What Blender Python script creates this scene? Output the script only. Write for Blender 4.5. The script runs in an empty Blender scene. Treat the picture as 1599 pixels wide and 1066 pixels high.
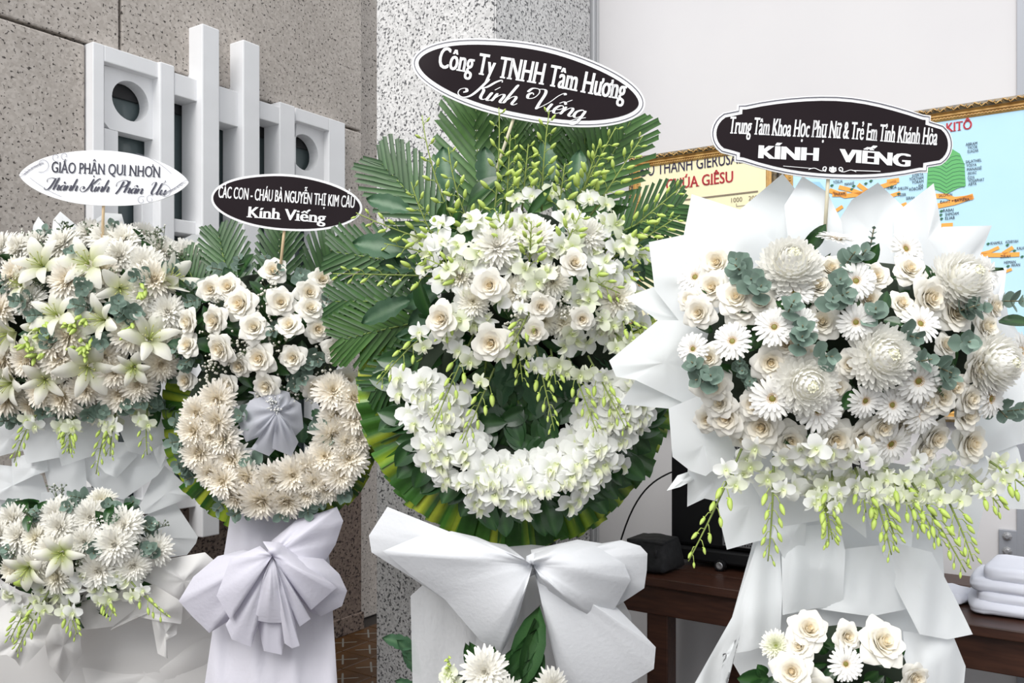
import bpy, bmesh, math, random
from mathutils import Vector, Matrix, Quaternion
random.seed(11)
SC = bpy.context.scene
COL = SC.collection
pi = math.pi
F = 1357.0; HX = 799.5; HY = 577.0; EYE = 1.5

# ------------------------------------------------------------------ camera, world, light, exposure
cd = bpy.data.cameras.new('camera'); cam = bpy.data.objects.new('camera', cd); COL.objects.link(cam)
cd.sensor_width = 36.0; cd.lens = F/1599*36.0; cd.shift_y = (HY-533)/1599
cam.location = (0, 0, EYE); cam.rotation_euler = (pi/2, 0, 0)
cd.clip_start = 0.05; SC.camera = cam
w = bpy.data.worlds.new('daylight'); SC.world = w; w.use_nodes = True
bg = w.node_tree.nodes['Background']; bg.inputs[0].default_value = (0.93, 0.96, 1.0, 1); bg.inputs[1].default_value = 0.90
sd = bpy.data.lights.new('sun', 'SUN'); sun = bpy.data.objects.new('sun', sd); COL.objects.link(sun)
sd.energy = 2.95; sd.angle = math.radians(45); sd.color = (1.0, 0.985, 0.96)
sun.rotation_euler = Vector((0.36, 0.64, -0.74)).to_track_quat('-Z', 'Y').to_euler()
sun.location = (-2, -4, 5)
SC.view_settings.view_transform = 'Standard'; SC.view_settings.look = 'None'
SC.view_settings.gamma = 1.0; SC.view_settings.use_curve_mapping = False
SC.view_settings.exposure = 0.25

# ------------------------------------------------------------------ helpers
def P(px, py, Y):
    return Vector(((px-HX)/F*Y, Y, EYE+(HY-py)/F*Y))
WM = {}
def wm(o):
    return WM.get(o.name, Matrix.Identity(4)) if o else Matrix.Identity(4)
def ob(name, me, parent=None, M=None, mat=None):
    """one mesh object; M is its world matrix"""
    o = bpy.data.objects.new(name, me); COL.objects.link(o)
    M = M if M is not None else (wm(parent).copy() if parent else Matrix.Identity(4))
    if parent:
        o.parent = parent; o.matrix_basis = wm(parent).inverted() @ M
    else:
        o.matrix_basis = M
    WM[o.name] = M
    if mat and me is not None and not me.materials: me.materials.append(mat)
    return o
def copy_ob(src, parent, M):
    c = src.copy(); COL.objects.link(c); c.parent = parent
    c.matrix_basis = wm(parent).inverted() @ M if parent else M
    WM[c.name] = M
    return c
def tag(o, label, cat, group=None, kind=None):
    o['label'] = label
    if cat: o['category'] = cat
    if group: o['group'] = group
    if kind: o['kind'] = kind
    return o
def empty(name, loc):
    o = bpy.data.objects.new(name, None); COL.objects.link(o); o.location = loc; o.empty_display_size = .1
    WM[o.name] = Matrix.Translation(loc); return o
def struct(o, label=None):
    o['kind'] = 'structure'
    if label: o['label'] = label
    return o

class MB:
    """collects vertices (with a colour each) and faces"""
    def __init__(s): s.v = []; s.c = []; s.f = []; s.m = []
    def add(s, vs, fs, col=(1, 1, 1), mi=0):
        b = len(s.v); s.v += [tuple(x) for x in vs]
        if callable(col): s.c += [col(i) for i in range(len(vs))]
        elif col and isinstance(col[0], (tuple, list)): s.c += list(col)
        else: s.c += [col]*len(vs)
        s.f += [tuple(b+i for i in f) for f in fs]; s.m += [mi]*len(fs)
    def grid(s, fn, nu, nv, colfn=None, M=None, mi=0):
        vs = []; cs = []
        for j in range(nv+1):
            for i in range(nu+1):
                u = -1+2*i/nu; t = j/nv
                p = Vector(fn(u, t)); vs.append(M @ p if M else p); cs.append(colfn(u, t) if colfn else (1, 1, 1))
        fs = [(j*(nu+1)+i, j*(nu+1)+i+1, (j+1)*(nu+1)+i+1, (j+1)*(nu+1)+i) for j in range(nv) for i in range(nu)]
        s.add(vs, fs, cs, mi)
    def box(s, c, size, M=None, col=(1, 1, 1), mi=0):
        x, y, z = [q/2 for q in size]; c = Vector(c)
        vs = [c+Vector(q) for q in ((-x,-y,-z),(x,-y,-z),(x,y,-z),(-x,y,-z),(-x,-y,z),(x,-y,z),(x,y,z),(-x,y,z))]
        if M: vs = [M @ q for q in vs]
        s.add(vs, [(3,2,1,0),(4,5,6,7),(0,1,5,4),(1,2,6,5),(2,3,7,6),(3,0,4,7)], col, mi)
    def tube(s, pts, rad, n=5, col=(1, 1, 1), mi=0, cap=True):
        pts = [Vector(p) for p in pts]; k = len(pts)
        rad = rad if isinstance(rad, (list, tuple)) else [rad]*k
        vs = []
        for i, p in enumerate(pts):
            d = (pts[min(i+1, k-1)]-pts[max(i-1, 0)])
            d = d.normalized() if d.length > 1e-9 else Vector((0, 0, 1))
            a = d.cross(Vector((0.13, 1, 0.21)));
            if a.length < 1e-4: a = d.cross(Vector((1, 0, 0)))
            a.normalize(); b = d.cross(a)
            for q in range(n):
                t = 2*pi*q/n; vs.append(p+(a*math.cos(t)+b*math.sin(t))*rad[i])
        fs = [(i*n+q, i*n+(q+1) % n, (i+1)*n+(q+1) % n, (i+1)*n+q) for i in range(k-1) for q in range(n)]
        if cap: fs += [tuple(range(n-1, -1, -1)), tuple((k-1)*n+q for q in range(n))]
        s.add(vs, fs, col, mi)
    def lathe(s, prof, n=10, M=None, colfn=None, mi=0):
        vs = []; cs = []
        for i, (r, z) in enumerate(prof):
            for q in range(n):
                t = 2*pi*q/n; p = Vector((r*math.cos(t), r*math.sin(t), z)); vs.append(M @ p if M else p)
                cs.append(colfn(i/(len(prof)-1)) if colfn else (1, 1, 1))
        k = len(prof)
        fs = [(i*n+q, i*n+(q+1) % n, (i+1)*n+(q+1) % n, (i+1)*n+q) for i in range(k-1) for q in range(n)]
        s.add(vs, fs, cs, mi)
    def mesh(s, name, mats=(), smooth=True):
        me = bpy.data.meshes.new(name); me.from_pydata(s.v, [], s.f)
        at = me.color_attributes.new('Col', 'FLOAT_COLOR', 'POINT')
        flat = []
        for c in s.c: flat += [c[0], c[1], c[2], 1.0]
        at.data.foreach_set('color', flat)
        for m in mats: me.materials.append(m)
        if any(s.m): me.polygons.foreach_set('material_index', s.m)
        me.polygons.foreach_set('use_smooth', [smooth]*len(me.polygons))
        me.update(); return me
def bevelled_box(name, size, mat, off=.004, c=(0, 0, 0), seg=2):
    bm = bmesh.new(); bmesh.ops.create_cube(bm, size=1)
    for v in bm.verts: v.co = Vector((v.co.x*size[0]+c[0], v.co.y*size[1]+c[1], v.co.z*size[2]+c[2]))
    bmesh.ops.bevel(bm, geom=bm.edges[:], offset=min(off, min(size)*.4), segments=seg, affect='EDGES', profile=.5)
    me = bpy.data.meshes.new(name); bm.to_mesh(me); bm.free(); me.materials.append(mat)
    return me
def extrude_poly(name, pts, th, mats, bev=.0, holes=None):
    """flat outline (x,z) in the local XY plane, front at z=0, thickness th backwards"""
    bm = bmesh.new()
    f = bm.faces.new([bm.verts.new((x, y, 0)) for x, y in pts])
    r = bmesh.ops.extrude_face_region(bm, geom=[f])
    for v in [e for e in r['geom'] if isinstance(e, bmesh.types.BMVert)]: v.co.z -= th
    bmesh.ops.recalc_face_normals(bm, faces=bm.faces[:])
    bmesh.ops.triangulate(bm, faces=[q for q in bm.faces if len(q.verts) > 4])
    me = bpy.data.meshes.new(name); bm.to_mesh(me); bm.free()
    for m in mats: me.materials.append(m)
    return me

# ------------------------------------------------------------------ materials
def mat(name, color=(.8, .8, .8), rough=.5, metal=0., spec=.5, coat=0.):
    m = bpy.data.materials.new(name); m.use_nodes = True
    b = m.node_tree.nodes['Principled BSDF']
    b.inputs['Base Color'].default_value = (*color, 1); b.inputs['Roughness'].default_value = rough
    b.inputs['Metallic'].default_value = metal; b.inputs['Specular IOR Level'].default_value = spec
    b.inputs['Coat Weight'].default_value = coat
    return m
def nd(m, t, **k):
    n = m.node_tree.nodes.new(t)
    for a, v in k.items(): setattr(n, a, v)
    return n
def lk(m, a, b): m.node_tree.links.new(a, b)
def plant_mat(name, rough=.55, spec=.3, transl=.25, var=.06, coat=0., veins=0.):
    m = mat(name, rough=rough, spec=spec, coat=coat); nt = m.node_tree; b = nt.nodes['Principled BSDF']
    at = nd(m, 'ShaderNodeAttribute'); at.attribute_name = 'Col'
    oi = nd(m, 'ShaderNodeObjectInfo')
    mr = nd(m, 'ShaderNodeMapRange'); mr.inputs[3].default_value = 1-var; mr.inputs[4].default_value = 1+var*.4
    lk(m, oi.outputs['Random'], mr.inputs[0])
    mx = nd(m, 'ShaderNodeVectorMath', operation='SCALE'); lk(m, at.outputs['Color'], mx.inputs[0]); lk(m, mr.outputs[0], mx.inputs['Scale'])
    src = mx.outputs[0]
    if veins:
        tc = nd(m, 'ShaderNodeTexCoord'); no = nd(m, 'ShaderNodeTexNoise'); no.inputs['Scale'].default_value = 60
        lk(m, tc.outputs['Object'], no.inputs['Vector'])
        m2 = nd(m, 'ShaderNodeMapRange'); m2.inputs[3].default_value = 1-veins; m2.inputs[4].default_value = 1+veins
        lk(m, no.outputs['Fac'], m2.inputs[0])
        s2 = nd(m, 'ShaderNodeVectorMath', operation='SCALE'); lk(m, src, s2.inputs[0]); lk(m, m2.outputs[0], s2.inputs['Scale']); src = s2.outputs[0]
    lk(m, src, b.inputs['Base Color'])
    if transl:
        tr = nd(m, 'ShaderNodeBsdfTranslucent'); lk(m, src, tr.inputs['Color'])
        ms = nd(m, 'ShaderNodeMixShader'); ms.inputs[0].default_value = transl
        lk(m, b.outputs[0], ms.inputs[1]); lk(m, tr.outputs[0], ms.inputs[2])
        lk(m, ms.outputs[0], nt.nodes['Material Output'].inputs[0])
    return m
def paper_mat(name, color, transl=.35, rough=.45, spec=.3, clear=0., fibre=0.):
    m = mat(name, color, rough, spec=spec); nt = m.node_tree; b = nt.nodes['Principled BSDF']
    tr = nd(m, 'ShaderNodeBsdfTranslucent'); tr.inputs[0].default_value = (*color, 1)
    ms = nd(m, 'ShaderNodeMixShader'); ms.inputs[0].default_value = transl
    lk(m, b.outputs[0], ms.inputs[1]); lk(m, tr.outputs[0], ms.inputs[2]); out = ms.outputs[0]
    if clear:
        tp = nd(m, 'ShaderNodeBsdfTransparent'); m3 = nd(m, 'ShaderNodeMixShader'); m3.inputs[0].default_value = clear
        lk(m, out, m3.inputs[1]); lk(m, tp.outputs[0], m3.inputs[2]); out = m3.outputs[0]
    if fibre:
        tc = nd(m, 'ShaderNodeTexCoord'); no = nd(m, 'ShaderNodeTexNoise'); no.inputs['Scale'].default_value = 90; no.inputs['Detail'].default_value = 4
        lk(m, tc.outputs['Object'], no.inputs['Vector'])
        bp = nd(m, 'ShaderNodeBump'); bp.inputs['Strength'].default_value = fibre; bp.inputs['Distance'].default_value = .002
        lk(m, no.outputs['Fac'], bp.inputs['Height']); lk(m, bp.outputs[0], b.inputs['Normal'])
    lk(m, out, nt.nodes['Material Output'].inputs[0])
    return m
def granite(name, base, light, dark, scale=90., amount=.52, bump=.25):
    m = mat(name, base, .75, spec=.25); b = m.node_tree.nodes['Principled BSDF']
    tc = nd(m, 'ShaderNodeTexCoord')
    v1 = nd(m, 'ShaderNodeTexVoronoi'); v1.inputs['Scale'].default_value = scale; lk(m, tc.outputs['Object'], v1.inputs['Vector'])
    n1 = nd(m, 'ShaderNodeTexNoise'); n1.inputs['Scale'].default_value = scale*.9; n1.inputs['Detail'].default_value = 3; lk(m, tc.outputs['Object'], n1.inputs['Vector'])
    n2 = nd(m, 'ShaderNodeTexNoise'); n2.inputs['Scale'].default_value = 3.0; n2.inputs['Detail'].default_value = 4; lk(m, tc.outputs['Object'], n2.inputs['Vector'])
    sx = nd(m, 'ShaderNodeSeparateColor'); lk(m, v1.outputs['Color'], sx.inputs[0])
    cr = nd(m, 'ShaderNodeValToRGB'); e = cr.color_ramp.elements
    e[0].position = 0; e[0].color = (*base, 1); e[1].position = 1; e[1].color = (*light, 1)
    lk(m, sx.outputs[1], cr.inputs[0])
    rp = nd(m, 'ShaderNodeValToRGB'); e = rp.color_ramp.elements
    e[0].position = amount; e[0].color = (0, 0, 0, 1); e[1].position = amount+.05; e[1].color = (1, 1, 1, 1)
    lk(m, n1.outputs['Fac'], rp.inputs[0])
    mx = nd(m, 'ShaderNodeMix', data_type='RGBA'); lk(m, rp.outputs[0], mx.inputs[0]); lk(m, cr.outputs[0], mx.inputs[6]); mx.inputs[7].default_value = (*dark, 1)
    mr = nd(m, 'ShaderNodeMapRange'); mr.inputs[3].default_value = .82; mr.inputs[4].default_value = 1.14; lk(m, n2.outputs['Fac'], mr.inputs[0])
    sc = nd(m, 'ShaderNodeVectorMath', operation='SCALE'); lk(m, mx.outputs[2], sc.inputs[0]); lk(m, mr.outputs[0], sc.inputs['Scale'])
    lk(m, sc.outputs[0], b.inputs['Base Color'])
    bp = nd(m, 'ShaderNodeBump'); bp.inputs['Strength'].default_value = bump; bp.inputs['Distance'].default_value = .004
    lk(m, n1.outputs['Fac'], bp.inputs['Height']); lk(m, bp.outputs[0], b.inputs['Normal'])
    return m
def noisy(name, c1, c2, scale, rough=.6, stretch=(1, 1, 1), spec=.4, bump=0., coat=0.):
    m = mat(name, c1, rough, spec=spec, coat=coat); b = m.node_tree.nodes['Principled BSDF']
    tc = nd(m, 'ShaderNodeTexCoord'); mp = nd(m, 'ShaderNodeMapping'); mp.inputs['Scale'].default_value = stretch
    lk(m, tc.outputs['Object'], mp.inputs[0])
    no = nd(m, 'ShaderNodeTexNoise'); no.inputs['Scale'].default_value = scale; no.inputs['Detail'].default_value = 5; lk(m, mp.outputs[0], no.inputs['Vector'])
    cr = nd(m, 'ShaderNodeValToRGB'); cr.color_ramp.elements[0].position = .3; cr.color_ramp.elements[1].position = .7
    cr.color_ramp.elements[0].color = (*c1, 1); cr.color_ramp.elements[1].color = (*c2, 1)
    lk(m, no.outputs['Fac'], cr.inputs[0]); lk(m, cr.outputs[0], b.inputs['Base Color'])
    if bump:
        bp = nd(m, 'ShaderNodeBump'); bp.inputs['Strength'].default_value = bump; bp.inputs['Distance'].default_value = .003
        lk(m, no.outputs['Fac'], bp.inputs['Height']); lk(m, bp.outputs[0], b.inputs['Normal'])
    return m
M_PETAL = plant_mat('petal', .6, .2, .30, .05)
M_LEAF = plant_mat('leaf', .42, .5, .18, .25, veins=.25)
M_GLOSS = plant_mat('glossy_leaf', .25, .6, .12, .25, veins=.2)
M_EUC = plant_mat('eucalyptus', .65, .3, .12, .25, veins=.12)
M_STEM = plant_mat('stem', .5, .4, .1, .1)
M_PAPER = paper_mat('wrapping_paper', (.88, .90, .91), .30)
M_PAPERW = paper_mat('wrapping_paper_warm', (.87, .855, .84), .34)
M_CLOTHW = paper_mat('white_fabric', (.80, .81, .835), .3, .75, .15, fibre=.5)
M_CLOTHL = paper_mat('lavender_fabric', (.76, .745, .82), .3, .75, .15, fibre=.5)
M_SHEER = paper_mat('sheer_fabric', (.85, .86, .88), .35, .7, .15, clear=.25, fibre=.4)
M_TULLE = paper_mat('tulle', (.70, .71, .77), .35, .7, .15, clear=.3)
M_WALL = granite('pebbledash', (.43, .385, .345), (.56, .51, .465), (.07, .06, .055), 80, .595)
M_WALLSHADE = granite('shaded_pebbledash', (.13, .095, .08), (.20, .15, .12), (.03, .02, .018), 70, .55)  # darker copy of the wall pebbledash, with the low shade put into its colour
M_COL = granite('grey_granite', (.50, .495, .49), (.70, .69, .685), (.10, .10, .105), 105, .555)
M_WHITE = noisy('white_wall', (.585, .57, .58), (.61, .595, .60), 2.0, .8, spec=.2)
M_CONC = noisy('painted_concrete', (.84, .84, .85), (.88, .88, .89), 6, .65, spec=.3, bump=.15)
M_GLASS = mat('window_glass', (.10, .13, .135), .12, spec=.7)
M_WINFR = mat('window_frame', (.02, .02, .022), .4)
M_WOOD = noisy('dark_wood', (.030, .012, .008), (.062, .025, .015), 9, .36, (1, 8, 8), spec=.3, bump=.1)
M_BLACK = mat('black_plastic', (.006, .006, .007), .5, spec=.25)
M_BAG = noisy('black_nylon', (.008, .008, .009), (.02, .02, .022), 60, .8, bump=.3)
M_GRILLE = mat('metal_grille', (.22, .22, .23), .45, .6)
M_HOLE = mat('hole', (.006, .006, .006), .9)
M_STEEL = mat('grey_steel', (.30, .31, .34), .45, .3)
M_BOLT = mat('zinc', (.45, .45, .46), .35, .8)
M_BAMBOO = noisy('bamboo', (.72, .53, .32), (.80, .62, .40), 20, .6, (1, 1, .1))
M_BAMBOO2 = noisy('pale_bamboo', (.72, .66, .48), (.78, .72, .55), 20, .6, (1, 1, .1))
M_GOLD = noisy('gilt', (.42, .22, .06), (.66, .42, .14), 25, .35, spec=.6)
M_GILTD = noisy('dark_gilt', (.03, .022, .015), (.20, .14, .06), 60, .4, spec=.6, bump=.4)
M_VINYL = noisy('black_vinyl', (.012, .007, .009), (.016, .010, .012), 4, .2, spec=.14, bump=.05)
M_PRINTW = mat('white_print', (.88, .87, .88), .35)
M_VWHITE = mat('white_vinyl', (.86, .865, .885), .35)
M_INK = mat('dark_ink', (.035, .035, .06), .4)
M_FINE = mat('grey_ink', (.22, .22, .26), .5)
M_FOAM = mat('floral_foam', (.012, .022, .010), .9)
M_CLOTHF = mat('folded_cloth', (.66, .67, .74), .85, spec=.1)
M_IRON = mat('stand_iron', (.05, .05, .05), .5, .5)
# ------------------------------------------------------------------ setting: left wall
W0 = Vector((-.90, 5.0, 0)); DL = Vector((.5616, .8274, 0)).normalized(); NL = Vector((DL.y, -DL.x, 0))
ML = Matrix(((DL.x, NL.x, 0, W0.x), (DL.y, NL.y, 0, W0.y), (0, 0, 1, 0), (0, 0, 0, 1)))   # local: u along wall, d out of the wall, z up
def uw(px, d=0.):
    k = (px-HX)/F; o = W0+NL*d          # o.x + DL.x*t = k*(o.y+DL.y*t)
    t = (k*o.y-o.x)/(DL.x-k*DL.y); return t, o.y+DL.y*t
def zw(px, py, d=0.):
    return EYE+(HY-py)/F*uw(px, d)[1]
def lbox(name, u0, u1, z0, z1, d0, d1, m, parent=None, off=.004):
    me = bevelled_box(name, (u1-u0, d1-d0, z1-z0), m, off)
    return ob(name, me, parent, ML @ Matrix.Translation(((u0+u1)/2, (d0+d1)/2, (z0+z1)/2)))

# floor: a brown slab with patterned tiles on it
fl = MB(); fl.box((0, 2.5, -.03), (12, 12, .04))
M_GROUT = mat('grout', (.03, .02, .014), .8)
floor = struct(ob('floor', fl.mesh('floor', [M_GROUT])), 'brown patterned tile floor')
def tile_mat():
    m = noisy('brown_tile', (.038, .016, .004), (.075, .032, .007), 5, .45); b = m.node_tree.nodes['Principled BSDF']
    src = b.inputs['Base Color'].links[0].from_socket
    tc = nd(m, 'ShaderNodeTexCoord'); sp = nd(m, 'ShaderNodeSeparateXYZ'); lk(m, tc.outputs['Object'], sp.inputs[0])
    def mth(op, a, b_=None):
        n = nd(m, 'ShaderNodeMath', operation=op); lk(m, a, n.inputs[0])
        if b_ is not None:
            if isinstance(b_, float): n.inputs[1].default_value = b_
            else: lk(m, b_, n.inputs[1])
        return n.outputs[0]
    ax, ay = mth('ABSOLUTE', sp.outputs[0]), mth('ABSOLUTE', sp.outputs[1])
    diag = mth('LESS_THAN', mth('ABSOLUTE', mth('SUBTRACT', ax, ay)), .007)
    inn = mth('LESS_THAN', mth('MAXIMUM', ax, ay), .055)
    fac = mth('MULTIPLY', diag, inn)
    mx = nd(m, 'ShaderNodeMix', data_type='RGBA'); lk(m, fac, mx.inputs[0]); lk(m, src, mx.inputs[6]); mx.inputs[7].default_value = (.16, .15, .13, 1)
    lk(m, mx.outputs[2], b.inputs['Base Color']); return m
tme = bevelled_box('floor_tile', (.196, .196, .012), tile_mat(), .003, seg=1)
for i in range(-8, 3):
    for j in range(-9, 7):
        p = ML @ Vector((-.2+j*.2, .1+(i+8)*.2, -.006))
        if abs((p.x)/p.y) < .63 and p.y > 3.2: ob('floor_tile', tme, floor, ML @ Matrix.Translation((-.2+j*.2, .1+(i+8)*.2, -.006)))

wl = empty('wall_left', W0); struct(wl, 'grey pebble-dashed wall with recessed panel joints')
gu0, gu1 = uw(135)[0], uw(529)[0]; gz1 = 2.878; gz0 = .86
uj = uw(188, 0)[0]; ue = uw(565)[0]
G = .006
lbox('wall_panel', -6, uj-G, gz1+G, 4.6, -.25, 0, M_WALL, wl, .008)
lbox('wall_panel', uj+G, ue, gz1+G, 4.6, -.25, 0, M_WALL, wl, .008)
lbox('wall_panel', -6, gu0-G, gz0, gz1-G, -.25, 0, M_WALL, wl, .008)
lbox('wall_panel', gu1+G, ue, gz0, gz1-G, -.25, 0, M_WALL, wl, .008)
lbox('wall_panel', -6, ue, 0.0, gz0-G, -.25, 0, M_WALLSHADE, wl, .008)  # lower panel: shade behind the stands is painted in by the darker pebbledash
lbox('joint_backing', -6, ue-.02, 0, 4.6, -.30, -.252, M_WALLSHADE, wl)
lbox('return_panel', ue+.002, 1.6, 0, 4.6, -.32, -.13, M_WALL, wl, .008)
lbox('skirting', uw(300)[0], ue, 0, .10, 0, .02, M_WALLSHADE, wl)

# window with the white concrete grille in front of it
win = empty('window_1', ML @ Vector(((gu0+gu1)/2, 0, gz0))); struct(win, 'white concrete window grille with round openings and tall bars')
lbox('glass_pane', gu0+.02, gu1-.02, gz0+.02, gz1-.02, -.09, -.08, M_GLASS, win)
for a, b in ((gz1-.17, gz1-.10), (1.93, 1.99)):
    lbox('window_frame', gu0+.02, gu1-.02, a, b, -.078, -.065, M_WINFR, win)
def bar(x0, x1, ytop, zbot, d=.13):
    u0, u1 = uw(x0, d)[0], uw(x1, d)[0]
    lbox('grille_bar', u0, u1, zbot, zw((x0+x1)/2, ytop, d), -.06, d, M_CONC, win, .006)
bar(250, 273, 99, .80, .065); bar(316, 343, 41, .72, .10); bar(380, 406, 66, .74, .10); bar(437, 461, 162, .80, .065)
def plate(x0, x1, cx, cy, rpx, d=.0):
    """panel with a round opening, built in wall coordinates"""
    u0, u1 = uw(x0, d)[0], uw(x1, d)[0]; z1_, z0_ = gz1-.07, zw(cx, cy, d)*2-(gz1-.07)-.02
    uc, Yc = uw(cx, d); zc = zw(cx, cy, d); r = rpx/F*Yc
    n = 32; mb = MB(); ring = []
    for q in range(n):
        t = 2*pi*q/n+pi/4; c, s_ = math.cos(t), math.sin(t)
        hx = (u1-uc) if c > 0 else (uc-u0); hz = (z1_-zc) if s_ > 0 else (zc-z0_)
        k = min(hx/max(abs(c), 1e-6), hz/max(abs(s_), 1e-6)); ring.append((uc+c*k, zc+s_*k, uc+c*r, zc+s_*r))
    vs = []
    for dd in (d, -.06):
        vs += [(a, dd, b) for a, b, _, _ in ring]; vs += [(a, dd, b) for _, _, a, b in ring]
    fs = []
    for q in range(n):
        p = (q+1) % n
        fs += [(q, p, n+p, n+q), (2*n+p, 2*n+q, 3*n+q, 3*n+p), (n+q, n+p, 3*n+p, 3*n+q), (p, q, 2*n+q, 2*n+p)]
    mb.add(vs, fs); me = mb.mesh('round_panel', [M_CONC], False)
    o = ob('round_panel', me, win, ML); return u0, u1, z0_
pa = plate(163, 251, 204, 158, 31, .01); pb = plate(462, 514, 476, 238, 28, .01)
# surrounding frame members and lintels
lbox('frame_stile', gu0, uw(163, .05)[0], gz0, gz1, -.06, .05, M_CONC, win)
lbox('frame_stile', uw(514, .05)[0], gu1, gz0, gz1, -.06, .05, M_CONC, win)
lbox('frame_rail', uw(163, .05)[0], uw(251, .05)[0], gz1-.07, gz1, -.06, .05, M_CONC, win)
lbox('frame_rail', uw(462, .05)[0], uw(514, .05)[0], gz1-.07, gz1, -.06, .05, M_CONC, win)
for x0, x1, y0, y1 in ((273, 316, 113, 148), (343, 380, 134, 190), (406, 437, 157, 185)):
    lbox('lintel', uw(x0, .06)[0], uw(x1, .06)[0], zw(x0, y1, .06), zw(x0, y0, .06), -.06, .06, M_CONC, win)
lbox('frame_stile', uw(163, .01)[0], uw(185, .01)[0], gz0, pa[2], -.06, .01, M_CONC, win)
lbox('frame_stile', uw(222, .01)[0], uw(251, .01)[0], gz0, pa[2]-.10, -.06, .01, M_CONC, win)
lbox('frame_rail', uw(185, .01)[0], uw(251, .01)[0], 1.30, 1.46, -.06, .01, M_CONC, win)
lbox('frame_stile', uw(488, .01)[0], uw(514, .01)[0], gz0, pb[2], -.06, .01, M_CONC, win)
for x0, x1, y0, y1 in ((273, 316, 341, 362), (343, 380, 372, 395), (406, 437, 395, 415)):
    lbox('cross_piece', uw(x0, .05)[0], uw(x1, .05)[0], zw(x0, y1, .05), zw(x0, y0, .05), -.06, .05, M_CONC, win)
lbox('frame_rail', gu0, gu1, gz0, gz0+.07, -.06, .05, M_CONC, win)

# column of grey granite between the walls
Y0 = 3.3; C0 = Vector((-.0195*Y0, Y0, 0)); a_, b_ = .1855*Y0, .2255*Y0
DR = Vector((DL.y, -DL.x, 0)); NR = Vector((-DL.x, -DL.y, 0))       # along the right wall, out of the right wall
cmb = MB(); q = [C0, C0+DL*b_, C0+DL*b_-DR*a_, C0-DR*a_]
cmb.add([(p.x, p.y, 0) for p in q]+[(p.x, p.y, 4.6) for p in q], [(3,2,1,0),(4,5,6,7),(0,1,5,4),(1,2,6,5),(2,3,7,6),(3,0,4,7)])
cme = cmb.mesh('column', [M_COL], False)
bmx = bmesh.new(); bmx.from_mesh(cme); bmesh.ops.recalc_face_normals(bmx, faces=bmx.faces[:]); bmesh.ops.bevel(bmx, geom=bmx.edges[:], offset=.006, segments=2, affect='EDGES'); bmx.to_mesh(cme); bmx.free()
struct(ob('wall_column', cme), 'square grey granite column between the two walls')

# white right wall
WP = P(941, HY, 3.93); WP.z = 0
MR = Matrix(((DR.x, NR.x, 0, WP.x), (DR.y, NR.y, 0, WP.y), (0, 0, 1, 0), (0, 0, 0, 1)))   # s along wall, d out, z up
def rbox(name, s0, s1, z0, z1, d0, d1, m, parent=None, off=.004):
    me = bevelled_box(name, (s1-s0, d1-d0, z1-z0), m, off)
    return ob(name, me, parent, MR @ Matrix.Translation(((s0+s1)/2, (d0+d1)/2, (z0+z1)/2)))
struct(rbox('wall_right', -.02, 5, 0, 4.6, -.2, 0, M_WHITE), 'plain white wall on the right')
M_JAMB = mat('grey_jamb', (.50, .505, .52), .6)
M_JAMB2 = mat('pale_jamb', (.66, .665, .68), .6)
jb = struct(rbox('trim_1', -.10, -.045, 0, 4.6, -.2, .0, M_JAMB2), 'pale grey jamb strip beside the granite column')
struct(rbox('trim_2', -.044, -.021, 0, 4.6, -.2, -.02, M_JAMB), 'narrow grey joint strip at the edge of the white wall')
rbox('jamb_fill', -.35, -.101, 0, 4.6, -.2, -.03, M_COL, jb)
def sr(px, d=0.):
    k = (px-HX)/F; o = WP+NR*d; t = (k*o.y-o.x)/(DR.x-k*DR.y); return t, o.y+DR.y*t
def zr(px, py, d=0.): return EYE+(HY-py)/F*sr(px, d)[1]

# steel post with a bolted bracket
post = empty('steel_post', MR @ Vector((sr(1602)[0]+.03, .05, 0)))
rbox('post', sr(1588)[0], sr(1588)[0]+.14, 0, 4.6, .0005, .010, M_STEEL, post, .001)
s0 = sr(1560)[0]
br = rbox('bracket', s0, s0+.055, zr(1572, 866), zr(1572, 826), .002, .012, M_STEEL, post, .002)
for y in (836, 859):
    mb = MB(); mb.lathe([(.0, .016), (.006, .016), (.009, .012), (.009, .004), (.015, .003), (.015, 0)], 8)
    ob('bolt', mb.mesh('bolt', [M_BOLT], False), br, MR @ Matrix.Translation((s0+.026, .012, zr(1572, y))) @ Matrix.Rotation(-pi/2, 4, 'X'))
tag(post, 'grey steel post with a bolted bracket at the right edge of the white wall', 'post')

# ------------------------------------------------------------------ table, speaker, bag, cloth
TZ = .79; td = .76; ts0, ts1 = .30, 2.6
tb = empty('wooden_table', MR @ Vector(((ts0+ts1)/2, td/2, 0))); tag(tb, 'long dark brown wooden table against the white wall', 'table')
nb = 4
for i in range(nb):
    a = .12+(td-.12)*i/nb; b = .12+(td-.12)*(i+1)/nb
    rbox('top_board', ts0, ts1, TZ-.03, TZ, a+.0012, b-.0012, M_WOOD, tb, .003)
rbox('apron', ts0+.03, ts1-.03, TZ-.135, TZ-.031, td-.07, td-.035, M_WOOD, tb)
rbox('apron', ts0+.03, ts1-.03, TZ-.135, TZ-.031, .15, .18, M_WOOD, tb)
rbox('apron', ts0+.03, ts0+.06, TZ-.135, TZ-.031, .18, td-.07, M_WOOD, tb)
for s, d in ((.56, td-.12), (ts0+.02, .14), (.66, .14), (1.45, td-.12), (ts1-.12, td-.12), (ts1-.12, .14)):
    rbox('leg', s, s+.075, 0, TZ-.031, d, d+.075, M_WOOD, tb)

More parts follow.
